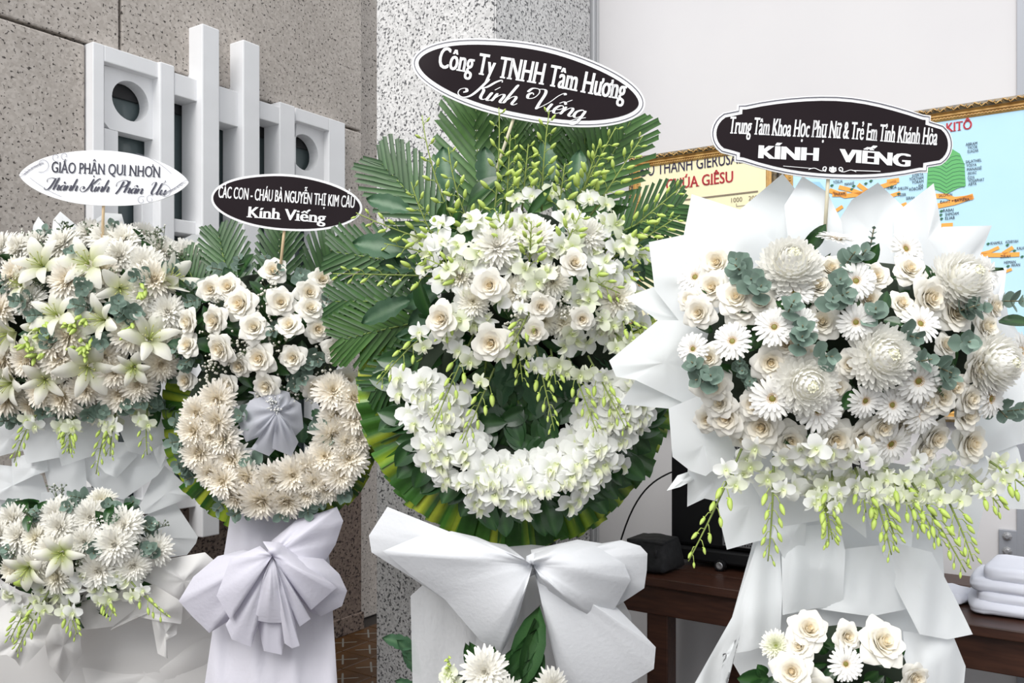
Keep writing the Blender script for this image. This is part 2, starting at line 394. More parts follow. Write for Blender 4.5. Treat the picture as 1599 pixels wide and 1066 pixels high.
# loudspeaker with perforated grille and castors
spk = empty('loudspeaker', MR @ Vector((.9, .3, TZ)))
sx0 = sr(1047, .5)[0]; sx1, sd0, sd1 = sx0+.38, .14, .50
rbox('cabinet', sx0, sx1, TZ+.07, TZ+.60, sd0, sd1, M_BLACK, spk, .012)
rbox('base_panel', sx0+.01, sx1-.01, TZ+.02, TZ+.068, sd0, sd1+.02, M_BLACK, spk, .008)
gx = sr(1126, .52)[0]; gr = rbox('front_grille', gx, sx1-.015, TZ+.085, TZ+.56, sd1+.001, sd1+.012, M_GRILLE, spk, .004)
mb = MB()
for i in range(20):
    for j in range(44):
        x = gx+.01+i*.0093+(j % 2)*.0046; z = TZ+.095+j*.0103
        if x > sx1-.022: continue
        c = MR @ Vector((x, sd1+.0126, z)); vs = [c+(DR*math.cos(t)+Vector((0, 0, 1))*math.sin(t))*.0034 for t in [2*pi*k/6 for k in range(6)]]
        mb.add(vs, [tuple(range(6))])
h = ob('perforation', mb.mesh('perforation', [M_HOLE], False), gr, Matrix.Identity(4)); h['kind'] = 'stuff'
for s in (sr(1124, .54)[0], sx1-.05):
    for d in (sd1+.034, sd0+.03):
        mb = MB(); mb.lathe([(.006, -.012), (.018, -.012), (.020, -.008), (.020, .008), (.018, .012), (.006, .012)], 16)
        mb.lathe([(.0, .0125), (.010, .0135), (.013, .0125)], 12, mi=1)
        ob('castor', mb.mesh('castor', [M_BLACK, M_BOLT], False), spk, MR @ Matrix.Translation((s, d, TZ+.021)) @ Matrix.Rotation(-pi/2, 4, 'X'))
tag(spk, 'black loudspeaker with perforated metal grille and castors on the table', 'speaker')
cb = MB(); p0 = P(1046, 738, 3.45); p1 = P(1016, 752, 3.45); p2 = P(985, 770, 3.5); p3 = P(960, 880, 3.5)
pts = [p0*(1-t)**3+p1*3*t*(1-t)**2+p2*3*t*t*(1-t)+p3*t**3 for t in [k/14 for k in range(15)]]
cb.tube([p0+Vector((.06, .05, .01))]+pts, .0035, 6); ob('cable', cb.mesh('cable', [M_BLACK]), spk, Matrix.Identity(4))

# soft black bag beside the speaker
def soft_box(name, size, m, M, parent=None, sub=2, noise=.01, seed=0, taper=.85):
    rnd = random.Random(seed); bm = bmesh.new(); bmesh.ops.create_cube(bm, size=1)
    bmesh.ops.subdivide_edges(bm, edges=bm.edges[:], cuts=5, use_grid_fill=True)
    for v in bm.verts:
        x, y, z = v.co*2; k = 1-(1-taper)*(z+1)/2
        r = max(abs(x), abs(y), abs(z)); ln = Vector((x, y, z)).length or 1
        s_ = .72+.28*(r/ln)
        v.co = Vector((x*s_*k*size[0]/2, y*s_*k*size[1]/2, z*s_*size[2]/2)) + Vector((rnd.uniform(-1, 1), rnd.uniform(-1, 1), rnd.uniform(-1, 1)))*noise
    bmesh.ops.smooth_vert(bm, verts=bm.verts[:], factor=.4, use_axis_x=True, use_axis_y=True, use_axis_z=True)
    lo = min(v.co.z for v in bm.verts)
    for v in bm.verts: v.co.z -= lo
    bmesh.ops.subdivide_edges(bm, edges=bm.edges[:], cuts=1, use_grid_fill=True, smooth=.6)
    me = bpy.data.meshes.new(name); bm.to_mesh(me); bm.free(); me.materials.append(m)
    for p in me.polygons: p.use_smooth = True
    return ob(name, me, parent, M)
bc, bd = sr(1022, .62)[0], .63; bag = empty('black_bag', MR @ Vector((bc, bd, TZ)))
soft_box('bag_body', (.19, .20, .115), M_BAG, MR @ Matrix.Translation((bc, bd, TZ)), bag, noise=.005, seed=3, taper=.8)
rbox('bag_flap', bc-.07, bc+.07, TZ+.100, TZ+.112, bd-.06, bd+.075, M_BAG, bag, .006)
mb = MB(); mb.tube([MR @ Vector((bc+.05, bd+.085+.006*math.sin(k), TZ+.085-.008*k)) for k in range(7)], .005, 6); ob('strap', mb.mesh('strap', [M_BAG]), bag, Matrix.Identity(4))
tag(bag, 'soft black bag lying on the table beside the loudspeaker', 'bag')

# folded cloth at the right end of the table
cs_, cY = sr(1555, .5); cl = empty('folded_cloth', MR @ Vector((cs_+.03, .48, TZ)))
lay = [(.36, .30, .030, 0, .000), (.33, .28, .030, .01, .028), (.34, .27, .034, .0, .056), (.30, .26, .036, .02, .088)]
for i, (a, b, c, dx, z) in enumerate(lay):
    soft_box('fold', (a, b, c*1.25), M_CLOTHF, MR @ Matrix.Translation((cs_+.10+dx, .50, TZ+.003+z)) @ Matrix.Rotation(.05*i-.1, 4, 'Z'), cl, noise=.003, seed=20+i, taper=.97)
soft_box('loose_corner', (.16, .16, .03), M_CLOTHF, MR @ Matrix.Translation((cs_-.12, .48, TZ+.003)) @ Matrix.Rotation(.5, 4, 'Z'), cl, noise=.004, seed=31, taper=.7)
tag(cl, 'pale grey-blue folded cloth on the right end of the table', 'cloth')
# ------------------------------------------------------------------ lettering
FONT = bpy.data.fonts.load('<builtin>')
def ribbon(pts, wd, closed=False):
    vs, fs = [], []; n = len(pts)
    for i in range(n):
        a = Vector(pts[(i-1) % n] if closed else pts[max(i-1, 0)]); b = Vector(pts[(i+1) % n] if closed else pts[min(i+1, n-1)])
        d = (b-a).normalized(); nn = Vector((-d.y, d.x))*wd*.5; p = Vector(pts[i])
        vs += [tuple(p+nn), tuple(p-nn)]
    for i in range(n if closed else n-1):
        j = (i+1) % n; fs.append((2*i, 2*i+1, 2*j+1, 2*j))
    return vs, fs
GC = {}
def raw(body):
    """outline mesh of a few characters in the built-in font (em units)"""
    if body in GC: return GC[body]
    cu = bpy.data.curves.new('t', 'FONT'); cu.font = FONT; cu.body = body; cu.size = 1.0; cu.resolution_u = 3
    o = bpy.data.objects.new('t', cu); COL.objects.link(o)
    bpy.context.view_layer.update(); dg = bpy.context.evaluated_depsgraph_get()
    me = bpy.data.meshes.new_from_object(o.evaluated_get(dg))
    r = ([(v.co.x, v.co.y) for v in me.vertices], [tuple(p.vertices) for p in me.polygons], [e for p in me.polygons for e in p.edge_keys])
    bpy.data.objects.remove(o); bpy.data.curves.remove(cu); bpy.data.meshes.remove(me)
    GC[body] = r; return r
def width(body):
    v = raw(body)[0]; return max(x for x, _ in v)-min(x for x, _ in v)
# letters whose marks are drawn here: base letter, marks
MARK = {'ơ': ('o', 'h'), 'Ơ': ('O', 'h'), 'ư': ('u', 'h'), 'Ư': ('U', 'h'), 'ữ': ('u', 'h~'), 'ỉ': ('ı', '?'), 'ẻ': ('e', '?'), 'ế': ('e', '^/'), 'Ế': ('E', '^/'), 'Ễ': ('E', '^~')}
def glyphs(body, bold=0., serif=False, space=1.0, word=1.0):
    """a line of text: list of 2-D verts (em units, baseline 0), faces"""
    vs, fs = [], []; x = 0.; hh = width('HH')
    for ch in body:
        if ch == ' ': x += .28; continue
        b, marks = MARK.get(ch, (ch, '')); gv, gf, ge = raw('H'+b); k = len(vs)
        x0 = min(v[0] for v in gv); w1 = width('H'); adv = width('H'+b+'H')-hh
        keep = {}; 
        cut = x0+w1+.02
        for f in gf:
            if min(gv[i][0] for i in f) > cut:
                for i in f: keep.setdefault(i, k+len(keep))
        off = x-(x0+w1)
        inv = sorted(keep, key=keep.get); vs += [(gv[i][0]+off, gv[i][1]) for i in inv]
        fs += [tuple(keep[i] for i in f) for f in gf if all(i in keep for i in f)]
        g = [(gv[i][0]+off, gv[i][1]) for i in inv]; L, R, T = min(q[0] for q in g), max(q[0] for q in g), max(q[1] for q in g); cx = (L+R)/2
        if serif:
            cnt = {}
            for e in ge: cnt[e] = cnt.get(e, 0)+1
            for e, n in cnt.items():
                if n != 1 or e[0] not in keep or e[1] not in keep: continue
                (a0, y0), (a1, y1) = vs[keep[e[0]]], vs[keep[e[1]]]
                if abs(y0-y1) > .004 or not .05 < abs(a1-a0) < .22: continue
                for l_, dr in ((0, 1), (.546, -1), (.728, -1)):
                    if abs(y0-l_) < .03:
                        q = len(vs); p0, p1 = min(a0, a1)-.075, max(a0, a1)+.075; vs += [(p0, y0), (p1, y0), (p1, y0+.05*dr), (p0, y0+.05*dr)]; fs.append((q, q+1, q+2, q+3))
        def stroke(pts, wd=.07):
            q = len(vs); v2, f2 = ribbon(pts, wd); vs.extend(v2); fs.extend(tuple(q+i for i in f) for f in f2)
        yb = T+.06
        if 'h' in marks: stroke([(R-.07, T-.05), (R+.01, T-.03), (R+.06, T+.04), (R+.04, T+.12)], .075)
        if '~' in marks and '^' not in marks: stroke([(cx-.16, yb+.02), (cx-.08, yb+.09), (cx+.06, yb+.03), (cx+.16, yb+.10)], .06)
        if '?' in marks: stroke([(cx-.07, yb+.15), (cx+.02, yb+.19), (cx+.07, yb+.12), (cx, yb+.06), (cx, yb+.01)], .06)
        if '^' in marks:
            stroke([(cx-.15, yb), (cx, yb+.12), (cx+.15, yb)], .055)
            if '/' in marks: stroke([(cx+.14, yb+.10), (cx+.27, yb+.24)], .065)
            if '~' in marks: stroke([(cx-.16, yb+.17), (cx-.07, yb+.23), (cx+.06, yb+.18), (cx+.16, yb+.24)], .055)
        x += adv*space
    if bold:
        n0 = len(vs); base = list(vs); bf = list(fs)
        for k, dx in enumerate((-bold, bold)):
            vs += [(a+dx, y) for a, y in base]; fs += [tuple(i+n0*(k+1) for i in f) for f in bf]
    return vs, fs
GL = {
 'n': (.40, [[(0,.4),(0,0)], [(0,.05),(.1,.32),(.2,.4),(.26,.3),(.26,.06),(.34,0),(.42,.1)]]),
 'h': (.40, [[(.02,.95),(0,.4),(0,0)], [(0,.05),(.1,.32),(.2,.4),(.26,.3),(.26,.06),(.34,0),(.42,.1)]]),
 'i': (.18, [[(0,.4),(0,.06),(.07,0),(.17,.1)]]),
 'u': (.40, [[(0,.4),(0,.1),(.08,0),(.2,.08),(.26,.25)], [(.26,.4),(.26,.06),(.33,0),(.42,.1)]]),
 'a': (.40, [[(.26,.33),(.15,.4),(.02,.28),(.02,.1),(.1,0),(.2,.06),(.26,.2)], [(.26,.4),(.26,.06),(.33,0),(.42,.1)]]),
 'e': (.30, [[(.02,.18),(.15,.2),(.24,.3),(.18,.4),(.08,.36),(.02,.2),(.06,.03),(.15,0),(.3,.12)]]),
 'g': (.40, [[(.26,.33),(.15,.4),(.02,.28),(.02,.1),(.1,0),(.2,.06),(.26,.2)], [(.26,.4),(.26,-.18),(.15,-.34),(.02,-.26),(.12,-.1),(.3,.02),(.42,.1)]]),
 'K': (.72, [[(.32,.98),(.25,.4),(.14,.05),(-.06,-.06),(-.26,.06),(-.3,.26),(-.16,.36),(-.06,.24),(-.14,.16)], [(.78,.92),(.72,1.02),(.58,.88),(.44,.6),(.28,.5)], [(.3,.52),(.42,.42),(.48,.1),(.6,0),(.7,.1)]]),
 'V': (.62, [[(-.12,.62),(-.2,.7),(-.28,.58),(-.2,.42),(-.04,.5),(.0,.75),(-.1,.92),(-.3,.9),(-.36,.7)],[(-.1,.92),(.1,.95),(.2,.75),(.24,.3),(.28,0)], [(.28,0),(.5,.4),(.62,.8),(.74,.98),(.8,.9)]]),
 'T': (.52, [[(-.1,.58),(-.16,.8),(.05,.93),(.34,.9),(.6,1.0)], [(.34,.9),(.28,.3),(.15,0),(-.05,.02),(-.1,.16)]]),
 'P': (.56, [[(.2,.9),(.18,.3),(.08,-.14)], [(-.12,.45),(-.16,.75),(.1,.96),(.4,.95),(.54,.75),(.42,.5),(.2,.45)]]),
 'U': (.70, [[(-.12,.7),(-.08,.9),(.08,.95),(.12,.7),(.1,.2),(.2,0),(.38,.1),(.48,.5),(.5,.92)], [(.5,.92),(.48,.1),(.56,0),(.68,.1)]]),
}
ACC = {'í': ('i', [[(.02,.52),(.12,.70)]]), 'ế': ('e', [[(.02,.48),(.13,.60),(.24,.48)], [(.2,.60),(.32,.76)]]), 'à': ('a', [[(.06,.68),(.18,.52)]]),
       'â': ('a', [[(.04,.50),(.15,.64),(.28,.50)]]), 'Ư': ('U', [[(.5,.9),(.62,.93),(.66,1.05),(.6,1.14)]])}
def script(body, pen=.075, slant=.38):
    vs, fs = [], []; x = 0
    for ch in body:
        if ch == ' ': x += .42; continue
        b, ex = ACC.get(ch, (ch, [])); adv, st = GL[b]
        for pl in st+ex:
            pts = [Vector((px, py)) for px, py in pl]; ln = []
            for i in range(len(pts)-1):
                a, p, q, d = pts[max(i-1, 0)], pts[i], pts[i+1], pts[min(i+2, len(pts)-1)]
                for k in range(5):
                    t = k/5; ln.append(.5*((2*p)+(q-a)*t+(2*a-5*p+4*q-d)*t*t+(3*p-a-3*q+d)*t**3))
            ln.append(pts[-1]); n = len(ln); k0 = len(vs)
            for i, c in enumerate(ln):
                d = ln[min(i+1, n-1)]-ln[max(i-1, 0)]; d = d.normalized() if d.length else Vector((1, 0))
                wd = pen*(.32+.68*max(0, -d.y)**1.2)*.5*(.6 if i in (0, n-1) else 1); nn = Vector((-d.y, d.x))*wd
                for s_ in (1, -1):
                    q = c+nn*s_; vs.append((x+q.x+q.y*slant, q.y))
                if i: fs.append((k0+2*i-2, k0+2*i-1, k0+2*i+1, k0+2*i))
        x += adv
    return vs, fs
def print_mesh(items, name, m, curve=None):
    """items: (verts2d, faces, centre x, centre y, width, height-of-an-em, shear, italic); local XY, facing +Z"""
    V, FS = [], []
    for (vs, fs, cx, cy, wd, em, shear, ital) in items:
        x0 = min(v[0] for v in vs); x1 = max(v[0] for v in vs); k = len(V)
        for x, y in vs:
            X = ((x-x0)/(x1-x0)-.5)*wd+ital*y*em; Y = y*em
            V.append((cx+X, cy+Y+shear*X, curve(cx+X, cy+Y) if curve else 0))
        FS += [tuple(k+i for i in f) for f in fs]
    me = bpy.data.meshes.new(name); me.from_pydata(V, [], FS); me.update(); me.materials.append(m)
    return me
def flat(name, lists, m, z=0., curve=None):
    V, FS = [], []
    for vs, fs in lists:
        k = len(V); V += [(x, y, z+(curve(x, y) if curve else 0)) for x, y in vs]; FS += [tuple(k+i for i in f) for f in fs]
    me = bpy.data.meshes.new(name); me.from_pydata(V, [], FS); me.update(); me.materials.append(m); return me

# ------------------------------------------------------------------ placards
def placard(px, py, Y, hw, hh, tilt, shape, lines, label, vinyl, edge, inkm, yaw=0., curl=.02, stick=None, stickm=None, deco=None, pitch=0.):
    s = Y/F; hw *= s; hh *= s
    cen = P(px, py, Y)
    M = Matrix.Translation(cen) @ Matrix.Rotation(yaw, 4, 'Z') @ Matrix.Rotation(pi/2+pitch, 4, 'X') @ Matrix.Rotation(math.radians(-tilt), 4, 'Z')   # local x right, y up, z to the viewer
    root = empty('condolence_placard', cen); WM[root.name] = M; root.matrix_basis = M
    tag(root, label, 'placard')
    cv = lambda x, y: -curl*(x/hw)**2+.0025*math.sin(7*x/hw+1)
    def outline(k=1.0, inset=0.):
        pts = []
        n = 72
        for i in range(n):
            t = 2*pi*i/n; c, sn = math.cos(t), math.sin(t)
            if shape == 'ellipse': x, y = hw*c, hh*sn
            elif shape == 'leaf':
                x = hw*c; y = hh*abs(1-abs(c)**2.25)**.72*(1 if sn >= 0 else -1)
                y = y if abs(sn) > 1e-6 else 0
            r = math.hypot(x, y) or 1; d = max(0, 1-inset/r) if False else 1
            nx, ny = x/(hw*hw), y/(hh*hh); l_ = math.hypot(nx, ny) or 1
            pts.append((x-nx/l_*inset, y-ny/l_*inset))
        return pts
    def fancy(inset):
        # long shallow arcs top and bottom, stepped shoulders, bowed ends
        q = []
        X1, X2, H1, H2 = .80*hw, .735*hw, .58*hh, .70*hh
        for i in range(13):
            t = -1+2*i/12; q.append((X2*t, H2+(hh-H2)*(1-t*t)))
        q += [(X1, H2-.01*hh), (X1, H1-.02*hh)]
        for i in range(1, 12):
            t = 1-2*i/12; q.append((X1+(hw-X1)*math.sqrt(max(0, 1-t*t))**1.0, H1*t))
        q += [(X1, -H1+.02*hh), (X1, -H2+.01*hh)]
        for i in range(13):
            t = 1-2*i/12; q.append((X2*t, -H2-(hh-H2)*(1-t*t)))
        q += [(-X1, -H2+.01*hh), (-X1, -H1+.02*hh)]
        for i in range(1, 12):
            t = -1+2*i/12; q.append((-X1-(hw-X1)*math.sqrt(max(0, 1-t*t)), H1*t))
        q += [(-X1, H1-.02*hh), (-X1, H2-.01*hh)]
        n = len(q); out = []
        for i in range(n):
            a, b, c = Vector(q[i-1]), Vector(q[i]), Vector(q[(i+1) % n])
            d1 = (b-a).normalized(); d2 = (c-b).normalized(); n1 = Vector((d1.y, -d1.x)); n2 = Vector((d2.y, -d2.x))
            nn = (n1+n2); nn = nn/max(.7, nn.length_squared/2) if nn.length > .1 else n1
            out.append(tuple(b+nn*inset))
        return out
    ol = (lambda i: fancy(i)) if shape == 'fancy' else (lambda i: outline(1, i))
    def slab(name, pts, z, th, m, parent):
        # fan of rings so that the curl shows
        mb = MB(); n = len(pts); R = 14; vs = [(0, 0, z+cv(0, 0))]
        for r in range(1, R+1):
            for x, y in pts: vs.append((x*r/R, y*r/R, z+cv(x*r/R, y*r/R)))
        fs = [(0, 1+i, 1+(i+1) % n) for i in range(n)]
        for r in range(R-1):
            for i in range(n):
                j = (i+1) % n; fs.append((1+r*n+i, 1+(r+1)*n+i, 1+(r+1)*n+j, 1+r*n+j))
        k = len(vs); vs += [(x, y, zz-th) for x, y, zz in vs]; fs2 = [tuple(k+i for i in f[::-1]) for f in fs]
        b = 1+(R-1)*n; sd_ = [(b+i, k+b+i, k+b+(i+1) % n, b+(i+1) % n) for i in range(n)]
        mb.add(vs, fs+fs2); e0 = vs[b:b+n]; e1 = vs[k+b:k+b+n]; mb.add(e0+e1, [(i, n+i, n+(i+1) % n, (i+1) % n) for i in range(n)]); me = mb.mesh(name, [m]);
        o = ob(name, me, parent, M); return o
    slab('backing_board', ol(0), 0, .004, edge, root)
    if shape != 'leaf':
        slab('printed_panel', ol(.017*hh/.1 if shape == 'ellipse' and hw > .25 else (.0125 if shape == 'fancy' else .007)), .0012, .001, vinyl, root)
    lim = []
    ins = .35*(.017*hh/.1) if hw > .25 and shape == 'ellipse' else (.004 if shape == 'fancy' else None)
    if ins:
        o = flat('border_line', [ribbon(ol(ins), .0022, True)], M_INK, .0016, cv); ob('border_line', o, root, M)
    items = []
    for (kind, body, cx, cy, wd, em, shear, ital, bold) in lines:
        g = script(body, bold) if kind == 'script' else glyphs(body, bold, kind == 'serif')
        items.append((g[0], g[1], cx*hw, cy*hh, wd*2*hw, em*hh, shear, ital))
    ob('lettering', print_mesh(items, 'lettering', inkm, lambda x, y: cv(x, y)+.0026), root, M)
    if deco: ob('ornament', flat('ornament', deco(hw, hh), inkm if shape != 'leaf' else M_FINE, .0028, cv), root, M)
    if stick:
        mb = MB(); a = Vector((stick[0]*s, -hh*.9, -.010)); bx, by = stick[1]*s, stick[2]*s
        mb.tube([(a.x, hh*.5, -.012-curl), a, (bx, by, -.012)], .0045, 8); ob('stick', mb.mesh('stick', [stickm]), root, M)
    return root
def scroll(cx, cy, r, turns, d0, dirn=1, n=22):
    return [(cx+r*(1-.75*i/n)*math.cos(d0+dirn*turns*2*pi*i/n), cy+r*(1-.75*i/n)*math.sin(d0+dirn*turns*2*pi*i/n)) for i in range(n+1)]
def deco_leaf(hw, hh):
    L = []
    L.append(ribbon([(-.86*hw+.02*hw*i, -.10*hh-.045*hh*i+.0006*hh*i*i) for i in range(20)], .0010))
    L.append(ribbon([(.80*hw-.02*hw*i, .28*hh+.055*hh*i-.0011*hh*i*i) for i in range(22)], .0010))
    for sx in (1, -1):
        st = [(sx*(.93-.012*i)*hw, sx*(-.02-.034*i+.0006*i*i)*hh) for i in range(20)]
        L.append(ribbon(st, .0022))
        for i in range(0, 18, 3):
            x, y = st[i]
            for sg in (1, -1):
                L.append(ribbon([(x+sx*(.012*k*sg+.004*k)*hw, y+sx*(.030*k-.012*k*(k > 3))*hh*1.0*sg) for k in range(6)], .0010))
        for j in range(2):
            L.append(ribbon(scroll(sx*(.56-.10*j)*hw, -sx*(.70+.06*j)*hh*.98, .055*hw, 1.0, 1.0*sx, sx), .0014))
        L.append(ribbon(scroll(sx*.72*hw, -sx*.40*hh*-1*-1, .10*hw, .9, 2.0*sx, -sx), .0014))
    return L
def deco_fancy(hw, hh):
    L = [ribbon([(-.40*hw, -.74*hh), (-.16*hw, -.77*hh)], .0012), ribbon([(.16*hw, -.77*hh), (.40*hw, -.74*hh)], .0018)]
    for sx in (1, -1):
        L.append(ribbon([(sx*(.05+.012*i)*hw, (-.79-.03*math.sin(i*.55))*hh) for i in range(13)], .0016))
        L.append(ribbon(scroll(sx*.062*hw, -.76*hh, .022*hw, 1.1, -1.2, sx), .0024))
        for k in range(2): L.append(ribbon([(sx*.004*hw, -.84*hh), (sx*(.012+.014*k)*hw, (-.77-.03*k)*hh), (sx*(.010+.012*k)*hw, -.72*hh)], .003))
    L.append(ribbon([(0, -.85*hh), (0, -.70*hh)], .004))
    return L
placard(161, 278, 2.80, 130, 43, 2.0, 'leaf',
        [('serif', 'GIÁO PHẬN QUI NHƠN', .03, .13, .64, .57, 0, 0, .014), ('script', 'Thành Kính Phân Ưu', .03, -.50, .72, .46, 0, 0, .13)],
        'white leaf-shaped placard with dark lettering above the lily stand', M_VWHITE, M_VWHITE, M_INK, yaw=.05, curl=.010, stick=(0, 0, -95), stickm=M_BAMBOO, deco=deco_leaf)
placard(446, 316, 2.68, 119.5, 44, 4.5, 'ellipse',
        [('sans', 'CÁC CON - CHÁU BÀ NGUYỄN THỊ KIM CẦU', .0, .0, 1.80/2, .60, .0, 0, .030), ('serif', 'Kính Viếng', .02, -.62, .52, .56, 0, 0, .03)],
        'small black oval placard with white lettering above the rose wreath', M_VINYL, M_PRINTW, M_PRINTW, yaw=-.02, curl=.012, stick=(0, -2, -100), stickm=M_BAMBOO)
placard(825.5, 128, 2.50, 186, 61, 11.0, 'ellipse',
        [('serif', 'Công Ty TNHH Tâm Hương', .02, -.02, 1.60/2, .80, .02, 0, .034), ('script', 'Kính Viếng', -.02, -.66, .55, .56, 0, 0, .10)],
        'large tilted black oval placard with white lettering above the palm-leaf wreath', M_VINYL, M_PRINTW, M_PRINTW, yaw=.0, curl=.014, stick=(-12, -28, -175), stickm=M_BAMBOO2)
placard(1302, 215, 2.10, 190, 65, 3.2, 'fancy',
        [('serif', 'Trung Tâm Khoa Học Phụ Nữ & Trẻ Em Tỉnh Khánh Hòa', .0, -.02, 1.72/2, .60, .0, .06, .034), ('sans', 'KÍNH   VIẾNG', .02, -.58, .63, .45, 0, 0, .06)],
        'black scalloped placard with white lettering above the gerbera stand', M_VINYL, M_PRINTW, M_PRINTW, yaw=.0, curl=.015, stick=(-3, -3, -150), stickm=M_BAMBOO2, deco=deco_fancy)

# ------------------------------------------------------------------ framed maps
def frame_obj(origin, dirx, wd, z0, z1, label, paper, lean=0.):
    """origin: lower left corner on the floor plan; local x along dirx, y up, z to the viewer"""
    nz = Vector((dirx.y, -dirx.x, 0)); nz = nz if nz.y < 0 else -nz
    M = Matrix(((dirx.x, 0, nz.x, origin.x), (dirx.y, 0, nz.y, origin.y), (0, 1, 0, z0), (0, 0, 0, 1)))
    h = z1-z0; root = empty('framed_map', (0, 0, 0)); root.matrix_basis = M; WM[root.name] = M; tag(root, label, 'picture')
    fw = .048
    mb = MB(); mb.box((wd/2, h/2, .006), (wd-.02, h-.02, .012)); ob('map_sheet', mb.mesh('map_sheet', [paper], False), root, M)
    prof = [(0, 0, 0), (0, .030, 0), (.010, .034, 0), (.020, .030, 0), (.023, .020, 1), (.032, .024, 1), (.036, .017, 1), (.041, .019, 1), (fw, .013, 1)]
    cor = [(0, 0), (wd, 0), (wd, h), (0, h)]; inn = [(1, 1), (-1, 1), (-1, -1), (1, -1)]
    for k in range(4):
        a, b = k, (k+1) % 4; mb = MB(); vs = []
        for o_, z, mi in prof:
            for c in (a, b): vs.append((cor[c][0]+inn[c][0]*o_, cor[c][1]+inn[c][1]*o_, z))
        for i in range(len(prof)-1):
            mb.add(vs[2*i:2*i+4], [(0, 1, 3, 2)], mi=prof[i][2] if prof[i+1][2] == prof[i][2] else 1)
        mo = ob('moulding', mb.mesh('moulding', [M_GILTD, M_GOLD], False), root, M)
        # carved scrolls on the outer band and a bead row on the inner one
        if k in (2, 3):
            ln = (Vector(cor[b])-Vector(cor[a])); L = ln.length; ln.normalize(); nn = Vector((-ln.y, ln.x)); mb = MB()
            st = int(L/.022)
            for i in range(st):
                c = Vector(cor[a])+ln*(i+.5)*.022+nn*(.008+.006*(i % 2)); p = [(c.x+ln.x*t*.013+nn.x*.005*math.sin(4*t)*(1 if i % 2 else -1), c.y+ln.y*t*.013+nn.y*.005*math.sin(4*t)*(1 if i % 2 else -1), .033+.003*(1-t*t)) for t in (-1, -.5, 0, .5, 1)]
                mb.tube(p, [.001, .0022, .003, .0022, .001], 5)
            ob('carving', mb.mesh('carving', [M_GOLD]), mo, M)['kind'] = 'stuff'
            mb = MB()
            for i in range(int(L/.011)):
                c = Vector(cor[a])+ln*(i+.5)*.011+nn*.0385; mb.box((c.x, c.y, .020), (.0055, .004, .004))
            ob('bead_row', mb.mesh('bead_row', [M_GOLD], False), mo, M)['kind'] = 'stuff'
    return root, M
def paper_print(name, c1, c2):
    return noisy(name, c1, c2, 1.5, .22, spec=.5, coat=.3)
M_YEL = paper_print('cream_map_paper', (.80, .74, .47), (.84, .79, .55))
M_BLUE = paper_print('blue_map_paper', (.42, .66, .82), (.50, .73, .86))
M_RED = mat('red_print', (.62, .05, .07), .4); M_NAVY = mat('navy_print', (.06, .05, .13), .4); M_BRN = mat('brown_print', (.22, .17, .12), .5)
M_ORG = mat('orange_print', (.86, .36, .06), .4); M_GRN = mat('green_print', (.10, .40, .12), .4); M_GRN2 = mat('dark_green_print', (.02, .12, .06), .4)
M_SEA = mat('pale_blue_print', (.30, .55, .75), .4)
def local_xy(M, px, py):
    d = Vector(((px-HX)/F, 1, (HY-py)/F)); o = Vector((0, 0, EYE)); Mi = M.inverted(); a = Mi @ o; b = Mi @ (o+d); t = (.013-a.z)/(b.z-a.z); q = a+(b-a)*t
    return q.x, q.y
# map of the city, on the white wall
s0, s1 = sr(984, .03)[0], sr(1214, .03)[0]; zt = zr(1100, 229, .04)
o0 = MR @ Vector((s0, .012, 0))
root1, M1 = frame_obj(o0, DR, s1-s0, zt-1.15, zt, 'gilt-framed cream map on the white wall behind the palm-leaf wreath', M_YEL)
def put(root, M, kind, body, x0, x1, yb, em_px, m, bold=0., z=.0145):
    """line of print whose baseline runs between two points of the sheet"""
    a = local_xy(M, x0, yb); b = local_xy(M, x1, yb); Yd = (M @ Vector((a[0], a[1], 0))).y; em = em_px*Yd/F
    g = glyphs(body, bold, kind == 'serif'); me = print_mesh([(g[0], g[1], (a[0]+b[0])/2, a[1], b[0]-a[0], em, 0, 0)], 'lettering', m)
    for v in me.vertices: v.co.z = z
    return ob('lettering', me, root, M)
put(root1, M1, 'sans', 'ĐỒ THÀNH GIÊRUSALEM', 1000, 1182, 276, 25, M_NAVY, .008)
put(root1, M1, 'serif', 'CHÚA GIÊSU', 1040, 1145, 297, 24, M_RED, .02)
a = local_xy(M1, 1060, 313)[1]; ob('rule_line', flat('rule_line', [ribbon([(.08, a), (s1-s0-.08, a)], .006)], M_BRN, .0145), root1, M1)
put(root1, M1, 'sans', '1000', 1142, 1159, 316, 10, M_BRN); put(root1, M1, 'sans', '2000', 1169, 1188, 313, 10, M_BRN)
a = local_xy(M1, 1150, 322); b = local_xy(M1, 1185, 322)
ob('scale_bar', flat('scale_bar', [ribbon([a, (b[0], a[1])], .002), ribbon([(a[0], a[1]), (a[0], a[1]+.012)], .002)], M_BRN, .0145), root1, M1)
